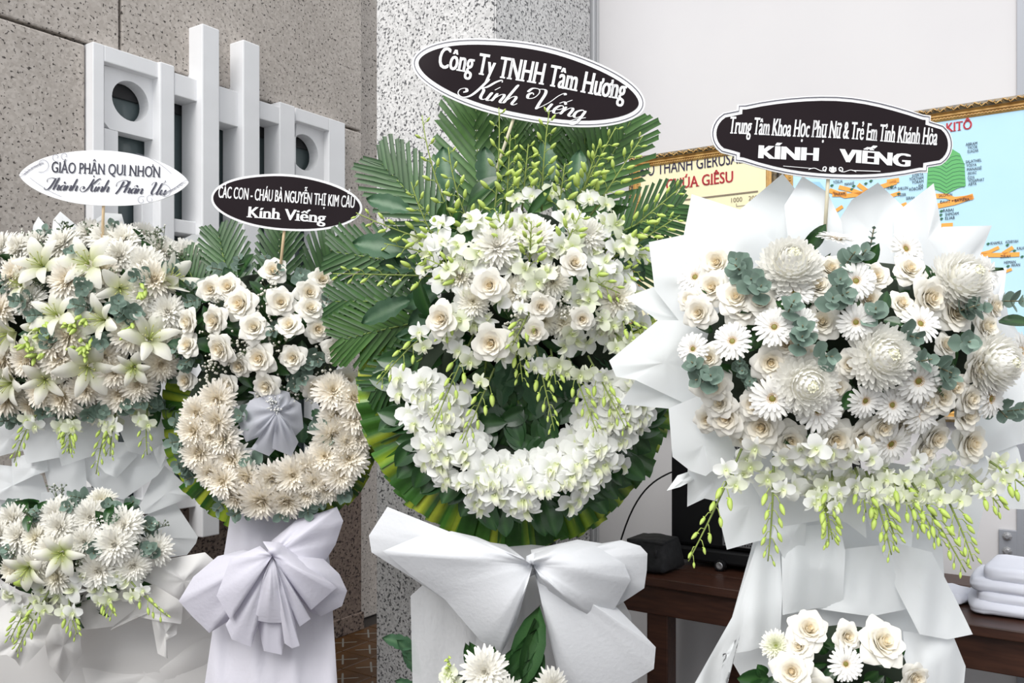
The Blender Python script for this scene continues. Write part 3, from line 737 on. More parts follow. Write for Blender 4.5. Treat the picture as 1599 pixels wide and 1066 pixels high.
# family-tree chart, standing turned on the table
o2 = MR @ Vector((s1+.012, .012, 0)); zt2 = zr(1530, 158, .04)
root2, M2 = frame_obj(o2, DR, sr(1640, .03)[0]-s1, zr(1595, 662, .03), zt2, 'gilt-framed blue chart with an orange branching tree, behind the gerbera stand', M_BLUE)
put(root2, M2, 'serif', 'CHÚA KITÔ', 1424, 1518, 214, 20, M_RED, .03)
put(root2, M2, 'serif', 'KITÔ', 1568, 1606, 612, 22, M_RED, .03)
def px_poly(pts): return [local_xy(M2, x, y) for x, y in pts]
def branch(pts, wpx):
    q = px_poly(pts); return ribbon(q, wpx*.0019)
orange = [branch(p, w_) for p, w_ in (
    ([(1295, 297), (1320, 306), (1345, 303), (1362, 296), (1400, 284)], 9), ([(1310, 292), (1330, 297), (1348, 303)], 8), ([(1300, 303), (1322, 303)], 10), ([(1340, 288), (1355, 299), (1358, 303)], 8),
    ([(1385, 284), (1404, 281)], 9), ([(1390, 306), (1406, 301)], 7), ([(1408, 321), (1416, 318)], 7), ([(1304, 330), (1316, 322)], 7), ([(1456, 306), (1478, 306), (1490, 311), (1519, 308)], 9),
    ([(1456, 330), (1462, 322), (1490, 316), (1520, 306)], 10), ([(1470, 352), (1488, 351)], 8), ([(1516, 400), (1545, 393), (1560, 386)], 6), ([(1530, 398), (1565, 398), (1592, 397)], 8), ([(1566, 396), (1582, 386)], 7),
    ([(1570, 424), (1580, 420)], 5))]
ob('orange_branch', flat('orange_branch', orange, M_ORG, .0146), root2, M2)['kind'] = 'stuff'
dome = px_poly([(1447, 296), (1449, 262), (1455, 246), (1470, 234), (1486, 232), (1499, 240), (1506, 256), (1508, 290), (1495, 294), (1478, 303), (1462, 296)])
ob('green_emblem', flat('green_emblem', [(dome, [tuple(range(len(dome)))])], M_GRN, .0145), root2, M2)
ln = []
for i in range(9):
    y = 243+i*6; hw_ = 22 if i < 2 else 29
    for sx in (-1, 1):
        ln.append(ribbon(px_poly([(1478, y+8), (1478+sx*hw_*.35, y+2), (1478+sx*hw_*.7, y), (1478+sx*hw_, y+1)]), .0016))
ob('emblem_line', flat('emblem_line', ln, M_GRN2, .0150), root2, M2)['kind'] = 'stuff'
lf = []
for x, y in ((1299, 290), (1333, 291), (1392, 292), (1403, 303), (1390, 310), (1470, 330), (1469, 336), (1470, 342), (1543, 381), (1573, 383), (1584, 392), (1596, 401), (1574, 416), (1352, 287), (1360, 283), (1330, 296)):
    q = px_poly([(x-3, y), (x, y-2.5), (x+3.5, y-1.5), (x, y+2)]); lf.append((q, [(0, 1, 2, 3)]))
ob('leaf_mark', flat('leaf_mark', lf, M_GRN2, .0151), root2, M2)['kind'] = 'stuff'
words = [('ASA', 1434, 1442, 292), ('YÔRAM', 1424, 1442, 287), ('YÔATHAM', 1420, 1442, 282), ('EZÊKYA', 1425, 1442, 276), ('RÔBÔAM', 1420, 1441, 298), ('MANASSÊ', 1510, 1533, 267), ('AKHAZ', 1511, 1525, 273),
         ('ÔZYA', 1511, 1522, 280), ('YÔSAPHAT', 1512, 1537, 285), ('ABYA', 1512, 1525, 290), ('SALATHIEL', 1508, 1533, 255), ('YÔSYA', 1509, 1525, 261), ('SALÔMON', 1466, 1487, 308), ('ĐAVIT + BATSÊBA', 1468, 1514, 318),
         ('RABAI', 1473, 1489, 331), ('SHIMÔAM', 1476, 1497, 337), ('ELIAB', 1476, 1491, 343), ('KHAMUL', 1547, 1566, 382), ('AZARYAH', 1570, 1590, 380), ('ZERAH', 1562, 1578, 403), ('HEMAN', 1568, 1586, 412), ('AKAN', 1579, 1593, 416), ('KALKOL', 1588, 1606, 390),
         ('MANASÊ', 1319, 1334, 290), ('YÔSUA', 1301, 1316, 287), ('EPHRAIM', 1303, 1320, 306), ('HULDA', 1385, 1400, 296), ('SHILLEN', 1402, 1418, 297), ('YÊZER', 1402, 1415, 307), ('SERAH', 1415, 1428, 312), ('ABRAM', 1508, 1526, 228), ('YACOB', 1511, 1526, 233), ('ELIAZAR', 1511, 1528, 239)]
its = []
for body, x0, x1, yb in words:
    a = local_xy(M2, x0, yb); b = local_xy(M2, x1, yb); g = glyphs(body, .01); Yd = (M2 @ Vector((a[0], a[1], 0))).y
    its.append((g[0], g[1], (a[0]+b[0])/2, a[1], b[0]-a[0], 6.5*Yd/F, .0, 0))
me = print_mesh(its, 'name_list', M_INK)
for v in me.vertices: v.co.z = .0153
ob('name_list', me, root2, M2)
q = px_poly([(1592, 560), (1560, 600), (1566, 640), (1640, 660), (1640, 560)]); ob('orange_patch', flat('orange_patch', [(q, [tuple(range(len(q)))])], M_ORG, .0142), root2, M2)
q = px_poly([(1266, 284), (1280, 284), (1292, 300), (1294, 330), (1280, 340), (1278, 320)]); ob('sea_patch', flat('sea_patch', [(q, [tuple(range(len(q)))])], M_SEA, .0142), root2, M2)
# ------------------------------------------------------------------ flower kinds (unit size, axis +Z towards the viewer)
def mixc(a, b, t): t = max(0, min(1, t)); return tuple(x*(1-t)+y*t for x, y in zip(a, b))
def bend_petal(mb, az, r0, z0, e0, e1, L, wfn, cup=0., nu=4, nv=5, colfn=None, edge=0., wrap=True, pw=1.2, twist=0.):
    """petal leaving radius r0 at elevation e0 (deg) and bending to e1, half width wfn(v)"""
    N = 24; rs, zs = [r0], [z0]
    for i in range(N):
        t = (i+.5)/N; e = math.radians(e0+(e1-e0)*t**pw); rs.append(rs[-1]+math.cos(e)*L/N); zs.append(zs[-1]+math.sin(e)*L/N)
    def fn(u, v):
        k = min(N, int(round(v*N))); r, z = rs[k], zs[k]; wv = wfn(v)
        e = math.radians(e0+(e1-e0)*v**pw); c = cup*u*u*wv-edge*u*u*v
        rr = r-math.sin(e)*c; zz = z+math.cos(e)*c+twist*u*wv
        if wrap:
            a = az+u*min(wv/max(r, .13), 1.5); return (rr*math.cos(a), rr*math.sin(a), zz)
        return (rr*math.cos(az)-u*wv*math.sin(az), rr*math.sin(az)+u*wv*math.cos(az), zz)
    mb.grid(fn, nu, nv, colfn)
def make_rose(seed, open_=1.0, point=True, warm=.5):
    rd = random.Random(seed); mb = MB(); N = 27
    mb.lathe([(.0, .60), (.05, .58), (.11, .45), (.12, .2), (.1, 0)], 8, colfn=lambda t: mixc((.95, .88, .72), (.94, .82, .60), warm))
    heart = mixc((.95, .87, .68), (.94, .78, .50), warm); outer = (.94, .915, .85)
    for i in range(N):
        t = i/(N-1); az = i*2.39996+rd.uniform(-.2, .2)
        e0 = 92-22*t; e1 = 122-(134+28*open_)*max(0, (t-.08)/.92)**.9+rd.uniform(-8, 8)
        L = .42+.50*t; r0 = .03+.16*t; z0 = .22*(1-t)
        if point and t > .5: wf = lambda v, t=t: (.36+.17*t)*math.sin(pi*min(1, .16+.60*v))**.75*(1-.74*max(0, (v-.60)/.40)**1.5)
        else: wf = lambda v, t=t: (.26+.18*t)*math.sin(pi*min(1, .2+.55*v))**.7*(1-.55*max(0, (v-.7)/.3)**2)
        c0 = mixc(heart, outer, t*1.5)
        bend_petal(mb, az, r0, z0, e0, e1, L, wf, 0, 4, 6, lambda u, v, c0=c0: mixc(mixc(c0, (.86, .86, .62), .25), c0, v*2.2), edge=.06*t*(1 if point else .4))
    return mb.mesh('rose', [M_PETAL])
def make_mum(seed, full=1.0, cen=(.92, .86, .64), base=(.94, .925, .875)):
    rd = random.Random(seed); mb = MB()
    lay = [(24, 1.0, -4), (24, .99, 7), (23, .92, 18), (21, .82, 30), (18, .69, 43), (14, .55, 57), (10, .42, 72)]
    for k, (n, L, e) in enumerate(lay):
        for i in range(n):
            az = 2*pi*(i+.5*(k % 2))/n+rd.uniform(-.09, .09); l_ = L*rd.uniform(.88, 1.06); ee = e+rd.uniform(-9, 9)
            w0 = .112*(1-.25*k/6)
            wf = lambda v: w0*(.55+.5*v)*math.sqrt(max(.05, 1-max(0, (v-.62)/.38)**2))
            t = k/6
            bend_petal(mb, az, .06, .02+.03*k, ee+10, ee-12+16*t, l_, wf, .35, 2, 4, lambda u, v, t=t: mixc(base, cen, t*.7*(1-.5*v)+.15*(1-v)**2), wrap=False)
    mb.lathe([(.0, .32), (.10, .30), (.16, .22), (.2, .05)], 8, colfn=lambda t: cen)
    mb.lathe([(.2, .10), (.5, .04), (.72, -.04), (.4, -.2), (.1, -.3)], 12, colfn=lambda t: mixc((.92, .90, .85), (.35, .42, .2), max(0, t-.55)*2))
    return mb.mesh('chrysanthemum', [M_PETAL])
def make_ball(seed):
    rd = random.Random(seed); mb = MB(); R = 12
    mb.lathe([(.0, .60), (.25, .55), (.5, .32), (.62, .02), (.5, -.25), (.15, -.4)], 14, colfn=lambda t: (.88, .86, .76))
    for k in range(R):
        t = k/(R-1); n = int(31-20*t)
        for i in range(n):
            az = 2*pi*(i+.5*(k % 2))/n+rd.uniform(-.08, .08); e0 = -48+118*t+rd.uniform(-5, 5); w0 = .125*(1-.30*t)
            wf = lambda v: w0*(.55+.5*v)*math.sqrt(max(.05, 1-max(0, (v-.6)/.4)**2))
            c = mixc((.95, .94, .90), (.92, .90, .66), max(0, t-.72)*3)
            bend_petal(mb, az, .32*(1-t)+.02, -.16+.42*t, e0, e0+95+rd.uniform(-8, 8), (.92-.34*t)*rd.uniform(.94, 1.05), wf, .28, 2, 5, lambda u, v, c=c: mixc(mixc(c, (.90, .87, .74), .3), c, v*1.8), wrap=False)
    return mb.mesh('ball_chrysanthemum', [M_PETAL])
def make_gerbera(seed):
    rd = random.Random(seed); mb = MB()
    for k, (n, L, e) in enumerate(((21, 1.0, 2), (19, .94, 11), (15, .62, 24))):
        for i in range(n):
            az = 2*pi*(i+.5*(k % 2))/n+rd.uniform(-.05, .05); l_ = L*rd.uniform(.92, 1.04); w0 = .105*(1 if k < 2 else .8)
            wf = lambda v: w0*(.5+.62*v)*(1-.55*max(0, (v-.8)/.2)**2)
            bend_petal(mb, az, .12, .03*k, e+12+rd.uniform(-5, 5), e-16+rd.uniform(-6, 6), l_-.1, wf, .25, 2, 4, lambda u, v: mixc((.90, .82, .70), (.92, .91, .88), v*2.5), wrap=False)
    d = MB()
    d.lathe([(.0, .10), (.09, .11), (.13, .085)], 12, colfn=lambda t: (.24, .22, .05))
    for k, (n, r, z, c) in enumerate(((12, .12, .10, (.42, .24, .04)), (18, .185, .10, (.78, .42, .05)), (24, .25, .07, (.88, .60, .14)))):
        for i in range(n):
            a = 2*pi*(i+.5*k)/n+rd.uniform(-.05, .05); p = Vector((r*math.cos(a), r*math.sin(a), z-.05))
            d.tube([p, p+Vector((math.cos(a)*.03, math.sin(a)*.03, .10))], [.020, .012], 4, c)
    d.lathe([(.13, .085), (.27, .04), (.29, .0)], 14, colfn=lambda t: (.62, .42, .08))
    return mb.mesh('ray_petals', [M_PETAL]), d.mesh('flower_disc', [M_STEM])
def make_lily(seed, green=.5, open_=1.0):
    rd = random.Random(seed); mb = MB(); g = mixc((.80, .80, .55), (.52, .62, .12), green)
    for i in range(6):
        az = 2*pi*i/6+rd.uniform(-.1, .1); W = .27 if i % 2 else .19; L = 1.25*rd.uniform(.93, 1.05)
        wf = lambda v, W=W: W*math.sin(pi*min(1, .10+.88*v))**.75+.012
        bend_petal(mb, az, .05, 0, 74-10*(i % 2), 74-104*open_+rd.uniform(-14, 10), L, wf, -.35, 4, 7, lambda u, v: mixc(mixc(g, (.92, .90, .82), v*1.5), g, max(0, .55-abs(u)*1.3)*max(0, .9-v)), wrap=False)
    for i in range(6):
        a = 2*pi*i/6+.3; e = Vector((math.cos(a)*.26, math.sin(a)*.26, .72))
        mb.tube([(0, 0, .05), (e.x*.4, e.y*.4, .42), e], .014, 4, (.62, .68, .25)); mb.tube([e-Vector((.04, 0, 0)), e+Vector((.04, .02, .01))], .018, 4, (.62, .60, .26))
    mb.tube([(0, 0, .05), (.03, 0, .5), (.05, .02, .82)], [.025, .02, .035], 5, (.58, .66, .22))
    return mb.mesh('lily', [M_PETAL])
def make_orchid(seed, green=.15):
    rd = random.Random(seed); mb = MB(); wh = mixc((.93, .93, .92), (.80, .86, .50), green)
    def pet(a, L, W, e0, e1, p=.8):
        wf = lambda v: W*math.sin(pi*min(1, .10+.82*v))**p*(1-.35*v*(p > .7))+.01
        bend_petal(mb, math.radians(a)+rd.uniform(-.1, .1), .04, 0, e0, e1, L, wf, .12, 3, 5, lambda u, v: mixc(mixc(wh, (.60, .70, .25), .5), wh, v*3), wrap=False)
    for a in (90, 214, 326): pet(a, .95, .20, 18, -22+rd.uniform(-15, 8), .8)
    for a in (22, 158): pet(a, .98, .46, 24, -16+rd.uniform(-12, 10), .62)
    lc = mixc((.80, .85, .52), (.55, .66, .16), green)
    bend_petal(mb, math.radians(270), .04, .05, 62, -48, .72, lambda v: .22*math.sin(pi*min(1, .15+.75*v))**.7, 1.1, 4, 5, lambda u, v: mixc(lc, (.93, .92, .86), v*1.5-.3), wrap=False)
    mb.lathe([(.0, .26), (.05, .25), (.075, .15), (.05, .0)], 6, colfn=lambda t: (.78, .82, .55))
    return mb.mesh('orchid_blossom', [M_PETAL])
def make_bud(seed):
    mb = MB()
    def cf(t): return mixc((.36, .52, .07), (.60, .72, .20), t*1.1)
    prof = [(.015, 0), (.13, .10), (.20, .28), (.215, .5), (.16, .76), (.07, .95), (.0, 1.0)]
    M = Matrix.Identity(4); mb.lathe(prof, 7, M, cf)
    mb.v = [(x+.16*(z-.5)**2, y, z) for x, y, z in mb.v]
    mb.tube([(.04, 0, .12), (-.14, 0, .02), (-.22, 0, .06)], [.10, .07, .03], 5, (.50, .62, .14))
    return mb.mesh('orchid_bud', [M_STEM])
def make_leaf_disc(seed, pointy=0.):
    mb = MB()
    def fn(u, v):
        a = math.sin(pi*min(1, .06+.94*v*.985))
        wv = .50*a**.62*(1-pointy*v*.5); return (u*wv, v, .10*(u*u)*wv*2+.09*math.sin(pi*v)*0+.12*v*v)
    mb.grid(fn, 4, 5, lambda u, v: mixc((.165, .245, .195), (.23, .315, .262), abs(u)))
    return mb.mesh('eucalyptus_leaf', [M_EUC])
def make_leaf(kind):
    mb = MB(); dk, lt = (.020, .070, .018), (.045, .125, .032)
    if kind == 'oval':
        fn = lambda u, v: (u*.24*math.sin(pi*min(1, .04+.96*v))**.75, v, .10*abs(u)*math.sin(pi*v)-.16*v*v)
        mb.grid(fn, 4, 7, lambda u, v: mixc(lt, dk, min(1, abs(u)*3)))
        return mb.mesh('glossy_leaf', [M_GLOSS])
    if kind == 'long':
        dk, lt = (.045, .115, .055), (.085, .175, .085)
        fn = lambda u, v: (u*(.17+.022*math.sin(26*v))*math.sin(pi*min(1, .03+.97*v))**.6, v, .07*abs(u)-.20*v*v+.012*math.sin(22*v)*u)
        mb.grid(fn, 4, 12, lambda u, v: mixc(lt, dk, min(1, abs(u)*3)))
        return mb.mesh('long_leaf', [M_LEAF])
    fn = lambda u, v: (u*.12*math.sin(pi*min(1, .05+.95*v))**.7, v, .08*abs(u)-.12*v*v)
    mb.grid(fn, 2, 5, lambda u, v: mixc(lt, dk, min(1, abs(u)*3)))
    return mb.mesh('slim_leaf', [M_LEAF])
K = {}
K['rose'] = [make_rose(i, .95+.12*i, True, .25+.2*i) for i in range(3)]
K['rosec'] = [make_rose(10+i, .45+.1*i, False, .6) for i in range(2)]
K['mum'] = [make_mum(i) for i in range(3)]
K['mumc'] = [make_mum(40+i, cen=(.92, .82, .60), base=(.955, .92, .86)) for i in range(2)]
K['mumg'] = [make_mum(7, cen=(.62, .68, .22))]
K['mumw'] = [make_mum(20+i, cen=(.90, .87, .78)) for i in range(2)]
K['ball'] = [make_ball(i) for i in range(2)]
K['gerb'] = [make_gerbera(i) for i in range(3)]
K['lily'] = [make_lily(i, .35+.1*i, .85+.1*i) for i in range(3)]
K['lilyg'] = [make_lily(9, .95, .9)]
K['lilyc'] = [make_lily(12, .75, .35)]
K['orch'] = [make_orchid(i, .06) for i in range(4)]
K['orchg'] = [make_orchid(20+i, .46) for i in range(3)]
K['bud'] = [make_bud(0)]
K['euc'] = [make_leaf_disc(0), make_leaf_disc(1, .4)]
K['oval'] = [make_leaf('oval')]; K['long'] = [make_leaf('long')]; K['slim'] = [make_leaf('slim')]
NAMES = {'rose': 'rose', 'rosec': 'rose', 'mum': 'chrysanthemum', 'mumg': 'chrysanthemum', 'mumw': 'chrysanthemum', 'mumc': 'chrysanthemum', 'bud': 'orchid_bud', 'ball': 'ball_chrysanthemum', 'lily': 'lily', 'lilyg': 'lily', 'lilyc': 'lily',
         'orch': 'orchid_blossom', 'orchg': 'orchid_blossom', 'oval': 'glossy_leaf', 'long': 'long_leaf', 'slim': 'slim_leaf'}
RN = random.Random(5)
def facing(n, spin=None):
    return n.normalized().to_track_quat('Z', 'Y').to_matrix().to_4x4() @ Matrix.Rotation(RN.uniform(0, 2*pi) if spin is None else spin, 4, 'Z')
def flower(kind, parent, pos, n, r, spin=None, var=None):
    M = Matrix.Translation(pos) @ facing(n, spin) @ Matrix.Scale(r, 4)
    src = K[kind][RN.randrange(len(K[kind])) if var is None else var]
    if kind == 'gerb':
        e = ob('gerbera', src[0], parent, M); ob('flower_disc', src[1], e, M); return e
    return ob(NAMES[kind], src, parent, M)
def leaf(kind, parent, base, tip, up, wscale=1.0, name=None):
    """leaf from base to tip, upper side towards up"""
    y = tip-base; L = y.length; y = y.normalized(); x = y.cross(up).normalized(); z = x.cross(y)
    M = Matrix(((x.x*L*wscale, y.x*L, z.x*L, base.x), (x.y*L*wscale, y.y*L, z.y*L, base.y), (x.z*L*wscale, y.z*L, z.z*L, base.z), (0, 0, 0, 1)))
    return ob(name or NAMES.get(kind, 'leaf'), K[kind][RN.randrange(len(K[kind]))], parent, M)
def bez(p0, c, p1, n):
    return [p0*(1-t)**2+c*2*t*(1-t)+p1*t*t for t in [k/n for k in range(n+1)]]
VIEW = Vector((0, -1, 0))
def spray(parent, a, b, sag=.0, nb=9, nf=2, size=.030, side=0., green=True, droop=.6, fsize=.030):
    """orchid spray: stem with buds that shrink to the tip, blossoms near the base"""
    mid = (a+b)/2+Vector((0, -.02, 0))+Vector((0, 0, sag)); d = (b-a); sd_ = Vector((-d.z, 0, d.x)); sd_ = sd_.normalized() if sd_.length > 1e-6 else Vector((1, 0, 0))
    mid += sd_*side; pts = bez(a, mid, b, 14); mb = MB(); sc = (.20, .30, .055)
    mb.tube(pts, [.0032-.0018*i/14 for i in range(15)], 5, lambda i: mixc((.13, .17, .05), (.36, .46, .10), i/75))
    items = []
    for k in range(nb+nf):
        t = .10+.88*(k+RN.uniform(.1, .6))/(nb+nf); i = min(13, int(t*14)); p = pts[i].lerp(pts[i+1], t*14-i); dr = (pts[i+1]-pts[i]).normalized()
        s_ = 1 if k % 2 else -1; s2 = Vector((-dr.z, 0, dr.x)).normalized()*s_
        out = (s2*RN.uniform(.5, 1.1)+dr*.7+VIEW*RN.uniform(.2, .8)).normalized(); ln = .030*(1-.62*t)*size/.030
        q = p+out*ln+Vector((0, 0, -.006*droop)); mb.tube([p, p+out*ln*.55+Vector((0, 0, .004)), q], .0011, 4, (.42, .52, .13))
        items.append((k, t, q, (out*.8+Vector((0, 0, -droop))+dr*.35).normalized()))
    o = ob('orchid_spray', mb.mesh('orchid_spray', [M_STEM]), parent, Matrix.Identity(4))
    for k, t, q, dd in items:
        if k < nf: 
            M = Matrix.Translation(q) @ facing((VIEW+dd*.5+Vector((RN.uniform(-.4, .4), 0, RN.uniform(-.2, .4)))), RN.uniform(-.5, .5)) @ Matrix.Scale(fsize*RN.uniform(.85, 1.1), 4)
            ob('blossom', RN.choice(K['orchg']+K['orch'][:2] if green else K['orch']), o, M)
        else:
            s_ = size*(1.12-.72*t)*RN.uniform(.9, 1.1)
            ob('bud', K['bud'][0], o, Matrix.Translation(q) @ facing(dd) @ Matrix.Scale(s_, 4))
    return o
def sprig(parent, p, n, L=.09, pairs=5, r=.028, hang=0.):
    """eucalyptus sprig: stem along n with pairs of round leaves"""
    n = n.normalized(); mb = MB(); e = p+n*L+Vector((0, 0, -hang)); c = p+n*L*.55; pts = bez(p, c, e, 6)
    mb.tube(pts, .0016, 4, (.22, .20, .12)); o = ob('eucalyptus_sprig', mb.mesh('eucalyptus_sprig', [M_STEM]), parent, Matrix.Identity(4))
    a = n.cross(Vector((.3, .1, 1))).normalized(); b = n.cross(a); ph = RN.uniform(0, pi)
    for k in range(pairs):
        t = (k+.4)/pairs; i = min(5, int(t*6)); q = pts[i].lerp(pts[i+1], t*6-i); s_ = r*(1.15-.65*t)
        for sg in (0, pi):
            an = ph+k*1.35+sg+RN.uniform(-.25, .25); out = (a*math.cos(an)+b*math.sin(an))+n*(.25+.5*t); out.normalize()
            x = out.cross(n).normalized(); z = x.cross(out)
            M = Matrix(((x.x, out.x, z.x, q.x), (x.y, out.y, z.y, q.y), (x.z, out.z, z.z, q.z), (0, 0, 0, 1))) @ Matrix.Scale(s_*1.35, 4)
            ob('leaf', K['euc'][k % 2], o, M)
    return o
def filler(name, parent, c, R, n, dot, col, stem=(.10, .13, .05), flat_=.5):
    """spray of tiny blossoms nobody could count"""
    mb = MB()
    for i in range(n):
        d = Vector((RN.gauss(0, 1), -abs(RN.gauss(0, .7))*flat_, RN.gauss(0, 1))); d = d/ max(d.length, 1e-3)*R*RN.uniform(.25, 1)
        p = c+d; mb.tube([c+d*.45+Vector((0, .01, -.005)), p], .0007, 3, stem, cap=False); r = dot*RN.uniform(.7, 1.2)
        mb.lathe([(.0, r), (r*.8, r*.5), (r, 0), (r*.7, -r*.6), (0, -r)], 5, Matrix.Translation(p), lambda t: col)
    o = ob(name, mb.mesh(name, [M_PETAL]), parent, Matrix.Identity(4)); o['kind'] = 'stuff'; return o
def twig(parent, p, tip, n=14, dot=.0035):
    """wax-flower twig"""
    mb = MB(); pts = bez(p, (p+tip)/2+Vector((.01, 0, .0)), tip, 8); mb.tube(pts, .0011, 4, (.12, .15, .08))
    for k in range(n):
        i = RN.randrange(2, 8); a = pts[i]; e = a+Vector((RN.uniform(-1, 1), RN.uniform(-.6, .3), RN.uniform(.1, 1)))*.022
        mb.tube([a, e], .0008, 3, (.14, .18, .09)); mb.lathe([(.0, dot), (dot, 0), (dot*.6, -dot), (0, -dot)], 5, Matrix.Translation(e), lambda t: (.16, .20, .13) if k % 3 else (.8, .8, .72))
    o = ob('wax_flower_twig', mb.mesh('wax_flower_twig', [M_STEM]), parent, Matrix.Identity(4)); o['kind'] = 'stuff'; return o
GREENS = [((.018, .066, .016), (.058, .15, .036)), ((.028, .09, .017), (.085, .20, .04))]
def frond(parent, base, tip, W, n=14, lean=None, shade=0, Wr=None, angle=52, rib=(.20, .30, .06)):
    """trimmed palm frond: midrib with separate leaflets cut to a rounded outline"""
    ax = tip-base; L = ax.length; ax.normalize(); vw = (lean or VIEW); sdv = ax.cross(vw).normalized(); up = sdv.cross(ax)
    curve = lambda t: base+ax*(L*t)-up*(.05*L*t*t)
    mb = MB(); pts = [curve(k/10) for k in range(11)]; mb.tube(pts, [.0045-.003*k/10 for k in range(11)], 5, rib)
    o = ob('palm_frond', mb.mesh('palm_frond', [M_STEM]), parent, Matrix.Identity(4)); dk, lt = GREENS[shade]
    sp = L*.92/n
    for sg in (1, -1):
        WW = W if sg > 0 else (Wr or W)
        for k in range(n+1):
            t = .04+.92*k/n; p = curve(t); an = math.radians(angle-26*t+RN.uniform(-2, 2)); dr = (sdv*sg*math.sin(an)+ax*math.cos(an))
            l_ = WW*math.sin(pi*min(.94, .16+.70*t))**.55*RN.uniform(.96, 1.04); l_ = min(l_, (1.10-t)*L/max(.2, math.cos(an))*1.1) if t > .6 else l_
            wd = sp*.38/math.sin(max(.5, an))*math.sin(max(.5, an)); nn = (ax-dr*ax.dot(dr)).normalized()
            cut = RN.uniform(-.03, .03); zz = RN.uniform(-.003, .003)
            m2 = MB()
            def fn(u, v):
                q = p+dr*(l_*v*(1-.06*u*sg*0))+nn*(u*wd*(.75+.25*math.sin(pi*min(1, v+.25))))-up*(.10*l_*v*v)+up*(.25*wd*(abs(u))+zz)+dr*(u*cut*(v > .9)*l_)
                return q
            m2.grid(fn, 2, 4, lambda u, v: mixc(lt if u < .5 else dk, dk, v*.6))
            ob('leaflet', m2.mesh('leaflet', [M_LEAF]), o, Matrix.Identity(4))
    return o
def blade(parent, a, b, wd, up, stripe=True, twist=.25):
    """strap leaf folded into the wreath's rim, green with a yellow stripe"""
    y = b-a; L = y.length; y.normalize(); x = y.cross(up).normalized(); z = x.cross(y); m = MB()
    tw = RN.uniform(.1, twist)*RN.choice((1, 1, -.4)); gc = mixc((.022, .085, .012), (.055, .17, .02), RN.random()); yc = mixc((.22, .36, .02), (.50, .55, .05), RN.random())
    cols = [gc, gc, mixc(gc, yc, .5), yc, mixc(gc, yc, .6), gc]; RN.random() < .5 and cols.reverse(); st = stripe and RN.random() < .75
    def fn(u, v): return a+y*(L*v*(1+.02*u))+x*(u*wd*(.75+.25*v))+z*(u*tw*wd-.02*L*math.sin(pi*v)*0-.10*L*v*v+.14*wd*math.sin(u*5))
    m.grid(fn, 5, 4, lambda u, v: cols[min(5, int((u+1)*2.999))] if st else gc)
    return ob('strap_leaf', m.mesh('strap_leaf', [M_GLOSS]), parent, Matrix.Identity(4))

